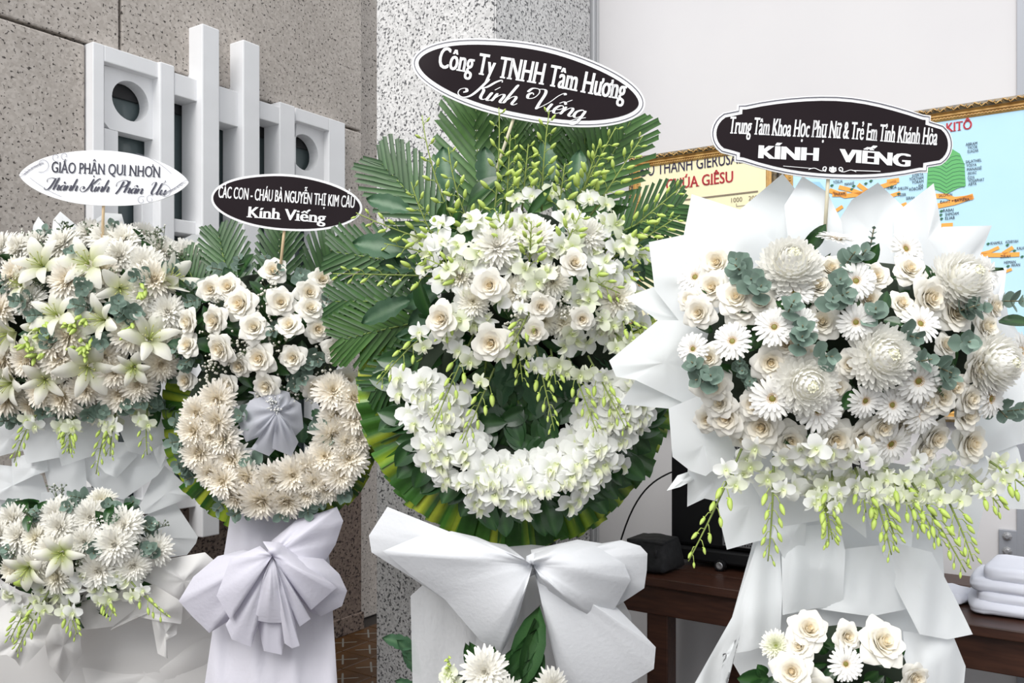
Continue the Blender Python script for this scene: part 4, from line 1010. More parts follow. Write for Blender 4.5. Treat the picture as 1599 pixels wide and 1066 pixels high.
# ------------------------------------------------------------------ paper and cloth
def sheet(name, parent, Yb, pts, m, d=0., knot=None, fold=.02, nf=3, bulge=0., puff=None, rings=9, seed=None, tipout=0., sharp=True, sub=4, bend=None, pleat=None, smooth_edge=False):
    """sheet whose corners lie at the given places; puff makes it a closed loop with a back side. pts: (px,py[,dY])"""
    rd = random.Random(len(WM) if seed is None else seed)
    B = []; n = len(pts)
    if puff and smooth_edge:
        ex = []
        for i in range(n):
            a, p, q, e = [Vector((*z_, 0)[:3]) for z_ in (pts[i-1], pts[i], pts[(i+1) % n], pts[(i+2) % n])]; ex.append(tuple(p)); m_ = (9*(p+q)-a-e)/16; ex.append(tuple(m_))
        pts = ex; n = len(pts); sub = max(2, sub-2)
    for i in range(n):
        p, q = pts[i], pts[(i+1) % n]
        for k in range(sub):
            t = k/sub; dy = (p[2] if len(p) > 2 else 0)*(1-t)+(q[2] if len(q) > 2 else 0)*t
            B.append((p[0]*(1-t)+q[0]*t, p[1]*(1-t)+q[1]*t, dy+tipout*(1-2*abs(t-.5) if False else abs(1-2*t))))
    if knot is None: kx, ky, kd = sum(b[0] for b in B)/len(B), sum(b[1] for b in B)/len(B), 0
    else: kx, ky, kd = knot[0], knot[1], (knot[2] if len(knot) > 2 else 0)
    ph = rd.uniform(0, 6.28); ph2 = rd.uniform(0, 6.28); N = len(B); mb = MB()
    ext = max(math.hypot(b[0]-kx, b[1]-ky) for b in B); al = rd.uniform(0, pi); al2 = al+rd.uniform(.6, 1.4); cb = rd.uniform(-.8, 1.2); of = rd.uniform(-.4, .4); tl = rd.uniform(-.5, .5)
    tri = (lambda x: 2/pi*math.asin(math.sin(x))) if sharp else math.sin
    def layer(sgn, k):
        vs = []
        for j in range(rings+1):
            r = j/rings
            for i, (bx, by, bd) in enumerate(B):
                th = 2*pi*i/N; Y = Yb+d+kd*(1-r)+bd*r
                f_ = fold*(tri(nf*th+ph)*math.sin(pi*min(1, r*.92))**.8*min(1, 2*r)+.4*tri((2*nf+1)*th+ph2)*r*(1-r)*2)
                if puff: Y -= sgn*puff*math.sin(pi*r**.75)**.8; f_ *= math.sin(pi*r)
                else: f_ += fold*.5*tri(nf*th+ph)*r*r
                Y += f_-bulge*(1-r*r)
                X_, Y_ = (bx-kx)*r, (by-ky)*r
                if bend:
                    s1 = (X_*math.cos(al)+Y_*math.sin(al))/ext; s2 = (X_*math.cos(al2)+Y_*math.sin(al2))/ext-of; Y += bend*(cb*s1*s1+.8*math.sqrt(s2*s2+.004)+tl*s1)
                if pleat: Y += pleat[0]*(tri(2*pi*(X_+pleat[2]*Y_*X_/400+9*math.sin(Y_/60+ph))/pleat[1]+ph)+.35*math.sin(2*pi*X_/pleat[1]*2.3+ph2+Y_/90))
                vs.append(P(kx+(bx-kx)*r, ky+(by-ky)*r, Y))
        fs = [(j*N+i, j*N+(i+1) % N, (j+1)*N+(i+1) % N, (j+1)*N+i) for j in range(rings) for i in range(N)]
        mb.add(vs, fs)
    layer(1, 0)
    if puff: layer(-.6, 1)
    me = mb.mesh(name, [m]); 
    bm = bmesh.new(); bm.from_mesh(me); puff or bmesh.ops.remove_doubles(bm, verts=bm.verts[:], dist=1e-5); bmesh.ops.recalc_face_normals(bm, faces=bm.faces[:]); bm.to_mesh(me); bm.free()
    return ob(name, me, parent, Matrix.Identity(4))
def stand_legs(parent, px, Y, top_py, spread=.28):
    t = P(px, top_py, Y+.14)
    for dx, dy in ((-spread, .0), (spread, .0), (0, .28)):
        mb = MB(); mb.tube([t, Vector((t.x+dx, Y+.14+dy, .0))], .011, 8); ob('easel_leg', mb.mesh('easel_leg', [M_IRON]), parent, Matrix.Identity(4))
def backing(parent, px, py, Y, rx, ry, depth, name='floral_foam'):
    """dome of dark foam the stems are pushed into"""
    c = P(px, py, Y); s = Y/F; mb = MB()
    prof = [(1.0, 0), (.96, .3), (.8, .62), (.5, .88), (.2, .98), (0.001, 1.0)]
    M = Matrix.Translation(c) @ Matrix.Rotation(pi/2, 4, 'X') @ Matrix.Diagonal((rx*s, ry*s, depth, 1)); mb.lathe(prof, 20)
    mb.v = [(x, y, z) for x, y, z in mb.v]; me = mb.mesh(name, [M_FOAM]); return ob(name, me, parent, M)
class Dome:
    """front surface of an arrangement"""
    def __init__(s, px, py, Y, rx, ry, h): s.px, s.py, s.Y, s.rx, s.ry, s.h = px, py, Y, rx, ry, h
    def at(s, x, y, lift=0.):
        q = ((x-s.px)/s.rx)**2+((y-s.py)/s.ry)**2; Y = s.Y-s.h*math.sqrt(max(0, 1-min(1, q)))-lift
        n = Vector(((x-s.px)/s.rx*.62, -1, -(y-s.py)/s.ry*.55+.06)); return P(x, y, Y), n.normalized()
def jit(n, k=.22): return (n+Vector((RN.uniform(-k, k), 0, RN.uniform(-k, k)))).normalized()
def many(kind, parent, dome, txt, rpx, lift=.0, k=.2, rv=.12):
    for w_ in txt.split():
        q = w_.split(','); x, y = float(q[0]), float(q[1]); p, n = dome.at(x, y, lift+RN.uniform(-.012, .012)); r = (float(q[2]) if len(q) > 2 else rpx)*p.y/F*RN.uniform(1-rv, 1+rv)
        flower(kind, parent, p, jit(n, k), r)
def sprigs(parent, dome, txt, L=.07, pairs=4, r=.026, lift=.0, hang=0.):
    for w_ in txt.split():
        x, y = map(float, w_.split(',')[:2]); p, n = dome.at(x, y, lift); n = (n+Vector((RN.uniform(-.5, .5), 0, RN.uniform(-.5, .5)))).normalized(); sprig(parent, p-n*L*.6, n, L, pairs, r, hang)
def greens(parent, dome, n, kinds=('slim', 'oval'), L=.09, inset=.05, rx=1., ry=1.):
    for i in range(n):
        a = RN.uniform(0, 2*pi); r = math.sqrt(RN.random()); x = dome.px+dome.rx*rx*r*math.cos(a); y = dome.py+dome.ry*ry*r*math.sin(a)
        p, nn = dome.at(x, y, -inset); d = Vector((RN.uniform(-1, 1), -RN.uniform(.1, .6), RN.uniform(-1, 1))).normalized()
        leaf(RN.choice(kinds), parent, p, p+d*L*RN.uniform(.7, 1.2), (nn+Vector((RN.uniform(-.5, .5), 0, RN.uniform(-.5, .5)))).normalized())
def sprays(parent, lst, Ya, Yb_, **kw):
    for t in lst:
        x0, y0, x1, y1 = t[:4]; k = dict(kw); k.update(t[4] if len(t) > 4 else {}); dy0 = k.pop('dy0', 0); dy1 = k.pop('dy1', 0)
        spray(parent, P(x0, y0, Ya+dy0), P(x1, y1, Yb_+dy1), **k)
def sheets(parent, Yb, m, lst, name='wrapping_sheet', **kw):
    for i, (d, pts) in enumerate(lst):
        sheet(name, parent, Yb, pts, m, d, seed=100+i, **kw)

# ================================================================== stand 1: lilies and chrysanthemums, far left
A = 2.92
st1 = empty('flower_stand', (P(140, HY, A+.15).x, A+.15, 0)); tag(st1, 'two-tier standing bouquet of white lilies and chrysanthemums wrapped in pale paper', 'flower stand')
stand_legs(st1, 130, A+.06, 560)
sheets(st1, A+.02, M_PAPER, [
 (.02, [(47, 380), (52, 352), (60, 338), (70, 350), (80, 400), (50, 420)]), (.0, [(80, 372), (83, 343), (94, 330), (125, 356), (150, 400), (100, 420)]),
 (.03, [(120, 400), (135, 352), (165, 332), (190, 334), (195, 352), (190, 400)]), (.02, [(255, 420), (268, 382), (300, 366), (345, 368), (330, 430), (285, 450)]),
 (-.04, [(28, 676), (70, 640), (130, 645), (142, 704), (42, 724)]), (-.06, [(88, 690), (118, 640), (162, 640), (160, 706), (96, 728)]), (-.02, [(-30, 650), (60, 640), (52, 700), (22, 706), (-30, 720)]),
 (-.06, [(176, 646), (232, 632), (258, 660), (256, 690), (228, 712), (200, 704)]), (-.05, [(148, 690), (206, 690), (214, 712), (182, 746), (164, 738), (150, 722)]), (-.04, [(232, 650), (262, 620), (276, 660), (262, 706), (250, 732), (240, 706)]),
 (.0, [(18, 716), (70, 700), (76, 735), (54, 742), (20, 758)]), (-.01, [(200, 690), (240, 690), (246, 712), (232, 716)]),
 (.03, [(-30, 722), (40, 730), (66, 742), (80, 786), (0, 780), (-30, 776)]), (.01, [(62, 706), (132, 704), (136, 772), (110, 790), (82, 786)]),
 (.0, [(128, 712), (180, 700), (276, 700), (246, 742), (192, 780), (152, 768), (134, 748)]), (.02, [(212, 802), (250, 720), (276, 744), (301, 768), (298, 776), (232, 802)]),
 (.03, [(206, 815), (272, 782), (309, 838), (306, 848), (292, 866), (226, 876), (190, 850)]), (.06, [(-30, 770), (60, 770), (140, 760), (220, 780), (230, 880), (100, 900), (-30, 900)])], fold=.004, nf=3, bend=.05, rings=10)
D1 = Dome(135, 510, A, 190, 150, .20)
backing(st1, 130, 510, A+.02, 165, 130, .15)
greens(st1, D1, 110, ('slim', 'oval', 'slim'), .09, .045, .95, .95)
many('mumw', st1, D1, '8,393 34,391 101,386 144,367 195,378 223,376 190,402 225,416 289,406 -12,410 60,384 168,376 250,396', 31, .0)
many('mumw', st1, D1, '49,470 135,464 225,466 229,498 262,489 270,519', 32, .025)
many('mumc', st1, D1, '96,560 165,556 251,567 188,612 101,620 71,609 11,560 4,485 112,522 180,579 15,620 135,605 48,560 205,520 85,540 -10,520 160,425 110,440 30,430 240,440 215,600 150,640,24 50,632,24', 33, .025)
many('lily', st1, D1, '68,417,40 142,414,42 94,496,38 165,500,38 187,450,40 22,518,42 139,570,42 232,532,42 22,596,40 71,592,34 38,446,34', 40, .035, .6)
many('lilyg', st1, D1, '210,572,34 62,512,24', 34, .04, .3)
p, n = D1.at(255, 444, .03); flower('lilyc', st1, p, Vector((.9, -.3, .5)), 42*A/F)
many('orchg', st1, D1, '44,530 52,545 60,528 128,530 132,545 120,500 112,498 225,445 240,450 205,510 60,555 105,508 215,585 178,655,16 210,640,18 238,628,18 225,650,16', 15, .05)
for x, y in ((46, 535), (60, 550), (128, 548), (135, 535), (124, 500), (228, 452), (70, 512), (205, 512), (110, 505)):
    for k in range(6):
        p, n = D1.at(x+RN.uniform(-10, 10), y+RN.uniform(-10, 10), .075); ob('orchid_bud', K['bud'][0], st1, Matrix.Translation(p) @ facing(Vector((RN.uniform(-.8, .8), -.6, -1+RN.uniform(0, .9)))) @ Matrix.Scale(.032, 4))
sprigs(st1, D1, '71,367 178,358 114,397 124,477 56,492 157,534 184,474 8,657 68,640 244,631 101,652 200,632 8,440 215,432 140,645 35,650 190,490 265,420 90,640 160,640 225,625 -10,600 270,640 30,640 130,450 30,470 210,490 75,525', .07, 4, .030, .075)
for x, y, x2, y2 in ((98, 372, 92, 348), (135, 372, 135, 352), (238, 400, 247, 352), (50, 390, 40, 365), (160, 440, 165, 425), (62, 400, 50, 372), (240, 390, 232, 360), (110, 460, 130, 438), (60, 455, 50, 432), (100, 545, 92, 528), (260, 410, 275, 392)):
    for k in range(2): twig(st1, D1.at(x+k*8, y, .03)[0], D1.at(x2+k*10, y2+k*4, .06)[0])
sprays(st1, [(64, 640, 22, 722, dict(sag=.03)), (118, 645, 108, 708), (108, 650, 112, 700), (178, 640, 150, 740, dict(sag=.03)), (182, 640, 172, 712), (231, 632, 230, 710, dict(nb=5))], A-.13, A-.15, nb=8, nf=2, size=.030, fsize=.032)
# lower tier
D1b = Dome(112, 862, A-.06, 150, 95, .16); backing(st1, 110, 862, A-.04, 125, 72, .11)
greens(st1, D1b, 60, ('slim', 'oval'), .08, .04, .95, .95)
many('mumw', st1, D1b, '92,806 96,822 141,808 194,822 134,845 156,888 208,881 243,857 83,857 33,839 4,836 25,812 180,850 60,880', 30)
many('mum', st1, D1b, '92,899 27,886 159,784,24 60,840', 30)
many('lilyg', st1, D1b, '98,861,34 47,884,32', 34, .04, .3)
many('orch', st1, D1b, '65,920 90,930 115,920 150,920 170,915 198,905 20,930 60,940 105,940 185,900 130,900 205,920 75,935 10,925', 20, .02)
p, n = D1b.at(22, 909, .05); ob('lily_bud', K['bud'][0], st1, Matrix.Translation(p) @ facing(Vector((.9, -.3, .1))) @ Matrix.Scale(.07, 4))
sprigs(st1, D1b, '60,803 120,776 205,789 147,857 232,857 110,790 170,790 15,860 235,820 20,790', .07, 4, .028, .03)
for x, y, x2, y2 in ((85, 800, 84, 755), (90, 798, 96, 762), (215, 830, 262, 820), (210, 835, 250, 822), (60, 830, 40, 800), (30, 880, 15, 860), (115, 890, 122, 870), (230, 840, 240, 812)):
    twig(st1, D1b.at(x, y, .02)[0], D1b.at(x2, y2, .05)[0])
for x, y, x2, y2 in ((48, 800, 40, 828), (44, 800, 38, 780), (55, 800, 72, 782), (165, 815, 175, 785), (170, 820, 190, 790)): leaf('oval', st1, D1b.at(x, y, .03)[0], D1b.at(x2, y2, .06)[0], VIEW)
sprays(st1, [(80, 918, 25, 1018, dict(nb=12)), (52, 935, 16, 998, dict(nb=7)), (108, 935, 121, 990), (164, 918, 178, 958), (205, 908, 262, 962, dict(nb=8))], A-.21, A-.24, nb=7, nf=2, size=.030, fsize=.03)
sheets(st1, A-.02, M_PAPERW, [
 (.07, [(-30, 900), (120, 890), (240, 880), (330, 872), (345, 960), (332, 1090), (160, 1110), (-30, 1090)]),
 (-.10, [(232, 880), (262, 872), (320, 862), (345, 884), (330, 940), (283, 973), (240, 940)]), (-.12, [(95, 925), (180, 890), (235, 890), (238, 930), (176, 978), (122, 984)]),
 (-.13, [(172, 984), (205, 950), (240, 912), (286, 940), (283, 974), (240, 968), (214, 962)]), (-.11, [(232, 940), (278, 950), (276, 990), (258, 1000), (262, 1028), (246, 1020)]),
 (-.14, [(-20, 960), (40, 925), (100, 940), (94, 1000), (72, 1004), (34, 1045), (24, 1030), (10, 1022), (-20, 1024)]), (-.12, [(70, 1000), (96, 946), (124, 978), (128, 1020), (100, 1066), (76, 1036)]),
 (.07, [(125, 1030), (240, 1010), (330, 985), (336, 1090), (190, 1120), (140, 1090)])], fold=.010, nf=4, bend=.085, rings=12)

# ================================================================== stand 2: rose wreath
B = 2.80
st2 = empty('flower_wreath', (P(425, HY, B+.14).x, B+.14, 0)); tag(st2, 'small white rose wreath with a chrysanthemum ring and a lavender fabric bow', 'wreath')
stand_legs(st2, 425, B+.06, 600)
c2 = (424, 655)
for bx, by, tx, ty, W, n, Wr in ((372, 500, 338, 362, .14, 13, .13), (432, 500, 436, 356, .13, 13, .13), (480, 500, 522, 372, .15, 11, .15), (330, 500, 284, 400, .11, 11, .11), (500, 560, 560, 470, .12, 10, .12)):
    frond(st2, P(bx, by, B+.03), P(tx, ty, B+.06), W, n, Wr=Wr)
for i in range(46):
    a = -.35+i/45*(pi+.7); r1 = 184*RN.uniform(.96, 1.03); r0 = 100; x, y = math.cos(a), math.sin(a)
    blade(st2, P(c2[0]+x*r0*.95, c2[1]+y*r0, B+.01), P(c2[0]+x*r1*.95, c2[1]+y*r1, B+.03+RN.uniform(0, .015)), .030, VIEW, twist=.5)
D2b = Dome(424, 520, B, 160, 110, .14); backing(st2, 424, 520, B+.03, 125, 95, .10)
rg = MB(); cc = P(c2[0], c2[1], B+.0); s_ = B/F; ring = [cc+Vector((math.cos(t)*105*s_, -.02, math.sin(t)*105*s_)) for t in [2*pi*k/28 for k in range(29)]]; rg.tube(ring, .055, 8); ob('foam_ring', rg.mesh('foam_ring', [M_FOAM]), st2, Matrix.Identity(4))
greens(st2, D2b, 80, ('slim', 'oval', 'oval'), .09, .03, 1.0, 1.0)
for i in range(26):
    a = RN.uniform(0, 2*pi); r = RN.uniform(20, 75); p = P(c2[0]+r*math.cos(a), c2[1]+r*math.sin(a)+5, B+RN.uniform(-.02, .02)); leaf('oval', st2, p, p+Vector((RN.uniform(-1, 1), -.2, RN.uniform(-1, .5))).normalized()*.09, VIEW)
many('rose', st2, D2b, '430,429 333,453 360,452 385,477,36.3 439,474 480,459 500,440,26.4 528,479,26.4 482,487,33 493,513 456,513 400,515,34.1 346,500 305,502 355,541,33 301,541,27.5 413,558,31.9 381,567,29.7 463,558,31.9 422,597,31.9 364,599,29.7 299,593,27.5 493,597,30.8 528,543,31.9 540,595,30.8', 31, .02, .35)
D2r = Dome(424, 660, B-.03, 175, 175, .07)
many('mumc', st2, D2r, '342,623 310,643 344,656 307,671,34.2 353,686 316,705,36.1 364,714 331,735 389,742 351,750 372,772 426,744,34.2 409,776,34.2 448,778,33.2 458,740 484,731,32.3 508,712 480,768 508,757 530,740 543,716,32.3 519,677,32.3 556,684 523,647 553,653 549,625 519,612 490,750,24.7 330,680,24.7 540,690,26.6', 30, .03, .3)
sprigs(st2, D2b, '300,450 340,420 420,410 470,430 435,425 430,515 298,560 480,570 495,560 460,600 290,570 375,410 510,470 300,470 280,545 470,590', .07, 4, .026, .04)
sprigs(st2, D2r, '282,660 290,700 285,720 300,745 345,790 372,800 500,780 535,770 290,730 480,795 275,690 355,690 390,720 500,660 380,650 515,690 440,800', .06, 3, .034, .03)
for x, y in ((345, 480), (360, 470), (420, 460), (415, 490), (390, 540), (340, 560), (335, 520), (440, 540), (510, 560), (520, 510), (380, 535), (450, 600), (330, 580), (510, 600), (470, 610), (410, 620)):
    p, n = D2b.at(x, y, .03); filler('babys_breath', st2, p, .05, 26, .0042, (.86, .84, .76))
for x, y, x2, y2 in ((365, 450, 352, 418), (300, 540, 262, 535), (490, 640, 505, 660), (470, 690, 472, 660), (430, 440, 432, 410)): leaf('long', st2, P(x, y, B-.08), P(x2, y2, B-.12), Vector((.3, -1, .3)), 1.6)
# tulle rosette inside the ring
tu = ob('tulle_rosette', None, st2, Matrix.Translation(P(428, 645, B-.12)))
for i, pts in enumerate(([(432, 640), (420, 615), (390, 625), (372, 660), (384, 690), (410, 680)], [(432, 640), (400, 690), (392, 700), (420, 712), (440, 690)], [(432, 640), (425, 700), (455, 712), (466, 690), (452, 660)], [(432, 640), (452, 690), (474, 668), (470, 630), (452, 618)], [(432, 640), (405, 615), (428, 606), (452, 612), (458, 640)])):
    sheet('tulle_fold', tu, B-.12, pts, M_TULLE, -.012*(i % 3), knot=(433, 642, -.03), fold=.014, nf=5, puff=.018, seed=i)
filler('babys_breath', st2, P(430, 632, B-.17), .03, 34, .0034, (.86, .86, .84))
# skirt and bow
sheet('skirt', st2, B, [(362, 790), (430, 800), (505, 800), (515, 880), (530, 1120, -.1), (420, 1130, -.12), (312, 1120, -.1), (344, 900)], M_CLOTHL, .03, fold=.004, nf=4, bulge=.05, seed=3, sub=8, rings=14, pleat=(.010, 70, .6))
bow = ob('fabric_bow', None, st2, Matrix.Translation(P(426, 872, B-.08)))
kn = (425, 868, -.03)
for i, (d, pf, pts) in enumerate((
    (-.03, .05, [(425, 868), (380, 858), (340, 868), (302, 900), (279, 938), (300, 962), (327, 988), (362, 966), (396, 920)]),
    (.00, .04, [(425, 868), (424, 844), (462, 812), (500, 800), (526, 791), (536, 813), (524, 850), (504, 882), (468, 868)]),
    (-.01, .05, [(425, 868), (470, 862), (505, 872), (530, 896), (542, 922), (534, 946), (501, 962), (484, 955), (446, 905)]),
    (-.06, .03, [(425, 868), (410, 845), (436, 846), (470, 872), (526, 917), (486, 952), (455, 915)]),
    (-.07, .025, [(425, 868), (404, 905), (352, 975), (362, 998), (392, 1010), (405, 970), (420, 915)]),
    (-.09, .025, [(425, 868), (403, 920), (397, 968), (420, 972), (446, 972), (440, 910)]),
    (-.05, .02, [(425, 868), (400, 965), (412, 1016), (440, 1022), (446, 985), (436, 930)]),
    (-.08, .02, [(425, 868), (436, 905), (444, 1004), (456, 1012), (468, 1008), (456, 950)]),
    (-.07, .025, [(425, 868), (452, 905), (485, 966), (468, 978), (452, 950)]),
    (-.10, .02, [(425, 868), (406, 852), (360, 872), (338, 930), (360, 968), (395, 915)]))):
    sheet('bow_loop', bow, B-.08, pts, M_CLOTHL, d, knot=kn, fold=.008, nf=3, puff=pf, seed=40+i, sub=5)
sheet('bow_knot', bow, B-.11, [(418, 860), (430, 856), (438, 866), (434, 882), (422, 884), (416, 872)], M_CLOTHL, -.02, fold=.004, nf=5, puff=.02, seed=9)

# ================================================================== stand 3: palm-leaf wreath, centre
C = 2.56
st3 = empty('flower_wreath', (P(815, HY, C+.14).x, C+.14, 0)); tag(st3, 'large palm-leaf wreath with a crescent of white orchids and a white bow', 'wreath')
stand_legs(st3, 815, C+.08, 600)
c3 = (806, 602)
for i in range(76):
    a = -.42+i/75*(pi+.84); r1 = 252*RN.uniform(.975, 1.015); r0 = 150; x, y = math.cos(a), math.sin(a)
    blade(st3, P(c3[0]+x*r0, c3[1]+y*r0, C+.03), P(c3[0]+x*r1*.985, c3[1]+y*r1*1.015, C+.05+.012*(i % 2)), .028, VIEW, twist=.45)
for i in range(60):
    a = -.30+i/59*(pi+.62); r0 = RN.uniform(150, 185); x, y = math.cos(a), math.sin(a); p = P(c3[0]+8+x*r0, c3[1]+8+y*r0, C-.01+RN.uniform(-.015, .015)); a2 = a+RN.uniform(-.7, .7); L = RN.uniform(.085, .12)
    leaf('oval', st3, p, p+Vector((math.cos(a2)*L, -.01, -math.sin(a2)*L)), (VIEW+Vector((RN.uniform(-.4, .4), 0, RN.uniform(0, .5)))).normalized(), 1.25)
# fronds: base, tip, width left/right
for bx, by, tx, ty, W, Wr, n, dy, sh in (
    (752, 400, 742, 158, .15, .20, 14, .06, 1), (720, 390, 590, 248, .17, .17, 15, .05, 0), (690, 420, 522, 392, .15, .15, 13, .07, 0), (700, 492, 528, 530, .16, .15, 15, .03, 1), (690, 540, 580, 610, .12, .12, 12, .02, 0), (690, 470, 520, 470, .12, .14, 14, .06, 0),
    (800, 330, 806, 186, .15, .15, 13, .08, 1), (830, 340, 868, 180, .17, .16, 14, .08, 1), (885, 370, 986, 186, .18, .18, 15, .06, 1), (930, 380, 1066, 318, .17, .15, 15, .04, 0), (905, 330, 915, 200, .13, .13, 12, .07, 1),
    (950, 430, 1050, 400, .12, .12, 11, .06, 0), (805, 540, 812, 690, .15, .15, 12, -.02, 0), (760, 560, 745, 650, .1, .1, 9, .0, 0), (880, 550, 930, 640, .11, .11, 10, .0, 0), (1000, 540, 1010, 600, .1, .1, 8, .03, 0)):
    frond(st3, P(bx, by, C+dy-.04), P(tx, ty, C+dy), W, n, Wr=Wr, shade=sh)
D3 = Dome(815, 430, C, 200, 165, .22); backing(st3, 815, 440, C+.02, 130, 110, .15)
rg = MB(); cc = P(812, 612, C+.01); s_ = C/F; ring = [cc+Vector((math.cos(t)*125*s_, -.01, math.sin(t)*125*s_)) for t in [2*pi*k/32 for k in range(33)]]; rg.tube(ring, .075, 8); ob('foam_ring', rg.mesh('foam_ring', [M_FOAM]), st3, Matrix.Identity(4))
rg = MB(); rg.lathe([(0, .0), (.20, .0), (.26, -.02)], 24); ob('wreath_back', rg.mesh('wreath_back', [M_FOAM]), st3, Matrix.Translation(P(812, 612, C+.05)) @ Matrix.Rotation(pi/2, 4, 'X'))
greens(st3, D3, 90, ('slim', 'oval', 'long'), .11, .05, .95, .95)
for x, y, x2, y2, w_ in ((640, 395, 548, 372, 1.3), (650, 420, 590, 408, 1.3), (690, 450, 625, 478, 1.3), (700, 470, 634, 506, 1.3), (680, 520, 615, 522, 1.1), (640, 330, 570, 305, 1.2), (700, 300, 690, 225, 1.3), (760, 300, 758, 225, 1.3), (720, 560, 665, 600, 1.2), (710, 550, 690, 620, 1.2), (730, 560, 640, 625, 1.1),
    (830, 565, 850, 655, 1.6), (815, 560, 795, 632, 1.6), (850, 560, 890, 622, 1.4), (880, 560, 905, 630, 1.4), (800, 560, 770, 640, 1.3), (960, 540, 1000, 600, 1.3), (940, 560, 945, 640, 1.3), (900, 300, 905, 230, 1.2), (860, 280, 850, 215, 1.2), (960, 400, 1010, 420, 1.2), (970, 440, 1020, 480, 1.2), (670, 380, 630, 350, 1.2), (640, 470, 560, 500, 1.2), (865, 575, 830, 640, 1.5)):
    leaf('long', st3, P(x, y, C-.06), P(x2, y2, C-.05), Vector((RN.uniform(-.4, .4), -1, .3)), w_)
for i in range(30):
    a = RN.uniform(0, pi); r = RN.uniform(20, 95); p = P(812+r*math.cos(a), 610+r*math.sin(a), C-.03); leaf('oval', st3, p, p+Vector((RN.uniform(-1, 1), -.1, RN.uniform(-1, .6))).normalized()*.10, VIEW, 1.2)
# crescent of white orchids
cnt = 0
while cnt < 190:
    a = RN.uniform(-.22, pi+.12); rr = RN.uniform(0, 1); ri = 92+18*math.sin(max(0, a)) if 0 < a < pi else 110; ro = 200; r = ri+(ro-ri)*rr
    x, y = 818+r*math.cos(a)*.98, 608+r*math.sin(a)*.985
    hump = math.sin(pi*rr)**.7; p = P(x, y, C-.03-.09*hump-RN.uniform(0, .02)); n = Vector(((rr-.5)*math.cos(a)*1.0, -1, -(rr-.5)*math.sin(a)*1.0+.12)); flower('orch', st3, p, jit(n, .35), 22*C/F*RN.uniform(.85, 1.15), RN.uniform(-.6, .6)); cnt += 1
many('rosec', st3, D3, '766,446,37.2 770,533,37.2 842,479,27.6 836,514,30 698,498,33.6 892,415,32.4 907,496,25.2', 27, .06, .2)
many('mumw', st3, D3, '775,388,38 837,376,36 915,370,34 800,372,30', 36, .02)
many('mum', st3, D3, '805,456,28 722,432,30 878,502,30 958,469,34 860,440,26 850,500,24 950,505,28 740,470,26', 28, .02)
many('orch', st3, D3, '655,375 672,395 690,378 690,438 712,440 730,462 745,350 752,370 790,350 815,345 830,350 740,415 755,410 780,470 815,500 740,505 760,500 785,555 800,520 720,505 860,400 875,385 880,345 900,345 925,395 945,410 960,425 975,440 990,460 1000,470 985,485 940,440 925,455 915,440 935,520 950,530 965,535 900,530 880,540 915,535 885,455 855,455 825,430 820,455 800,420 805,400 960,390 1000,400 690,350 925,360 940,350 1000,505 690,520 705,530 900,470 710,400 770,350', 23, .03, .45)
many('orchg', st3, D3, '735,345 745,395 715,385 830,380 840,440 855,425 820,420 935,425 920,470 895,385 900,360 960,350 980,380 940,500 720,500 985,545 700,420 960,530 890,520', 21, .06, .45)
for x, y in ((860, 430), (880, 480), (850, 470), (930, 500), (800, 500)): filler('babys_breath', st3, D3.at(x, y, .05)[0], .035, 24, .004, (.84, .82, .74))
S3 = [(742, 405, 659, 180, dict(side=.05)), (715, 425, 642, 284, dict(side=.03)), (720, 388, 556, 332, dict(side=.02, nb=11)), (700, 432, 520, 427, dict(nb=11)), (765, 380, 779, 168, dict(side=-.02)), (790, 340, 797, 210), (752, 390, 700, 230, dict(side=.03)), (735, 410, 600, 380, dict(nb=9)),
      (846, 330, 858, 172, dict(side=.01, nb=11)), (870, 345, 882, 255), (890, 335, 962, 198), (920, 340, 1004, 212, dict(nb=11)), (945, 392, 1066, 290, dict(nb=11)), (955, 405, 1062, 336, dict(nb=8)), (905, 412, 1010, 398, dict(sag=.02)), (893, 456, 1000, 424, dict(sag=.02)), (826, 425, 830, 345, dict(nf=0, dy0=-.12, dy1=-.16)), (900, 330, 935, 225), (815, 330, 825, 225)]
S3 += [(745, 440, 662, 402, dict(dy0=-.10, dy1=-.06, nb=7)), (872, 405, 908, 330, dict(dy0=-.10, dy1=-.10, nb=7)), (800, 395, 772, 325, dict(dy0=-.10, dy1=-.10, nb=7)), (900, 430, 968, 458, dict(dy0=-.11, dy1=-.08, nb=6)), (835, 470, 800, 540, dict(dy0=-.13, dy1=-.12, nb=6)), (720, 470, 690, 530, dict(dy0=-.06, dy1=-.06, nb=6))]
sprays(st3, S3, C-.12, C-.14, nb=10, nf=1, size=.036, fsize=.030, droop=.25)
S3b = [(682, 508, 588, 600, dict(sag=.02)), (740, 520, 675, 668, dict(nb=10)), (772, 575, 722, 692, dict(nb=9, nf=1)), (807, 522, 816, 596, dict(nb=6)), (836, 540, 866, 672, dict(nb=9)), (885, 552, 932, 674, dict(nb=9)), (918, 555, 978, 670, dict(nb=9)), (945, 488, 1012, 522, dict(nb=6)), (960, 520, 1005, 560, dict(nb=5)), (860, 545, 868, 600, dict(nb=4)), (700, 480, 745, 500, dict(nb=5))]
sprays(st3, S3b, C-.17, C-.20, nb=8, nf=2, size=.034, fsize=.032, droop=.8)
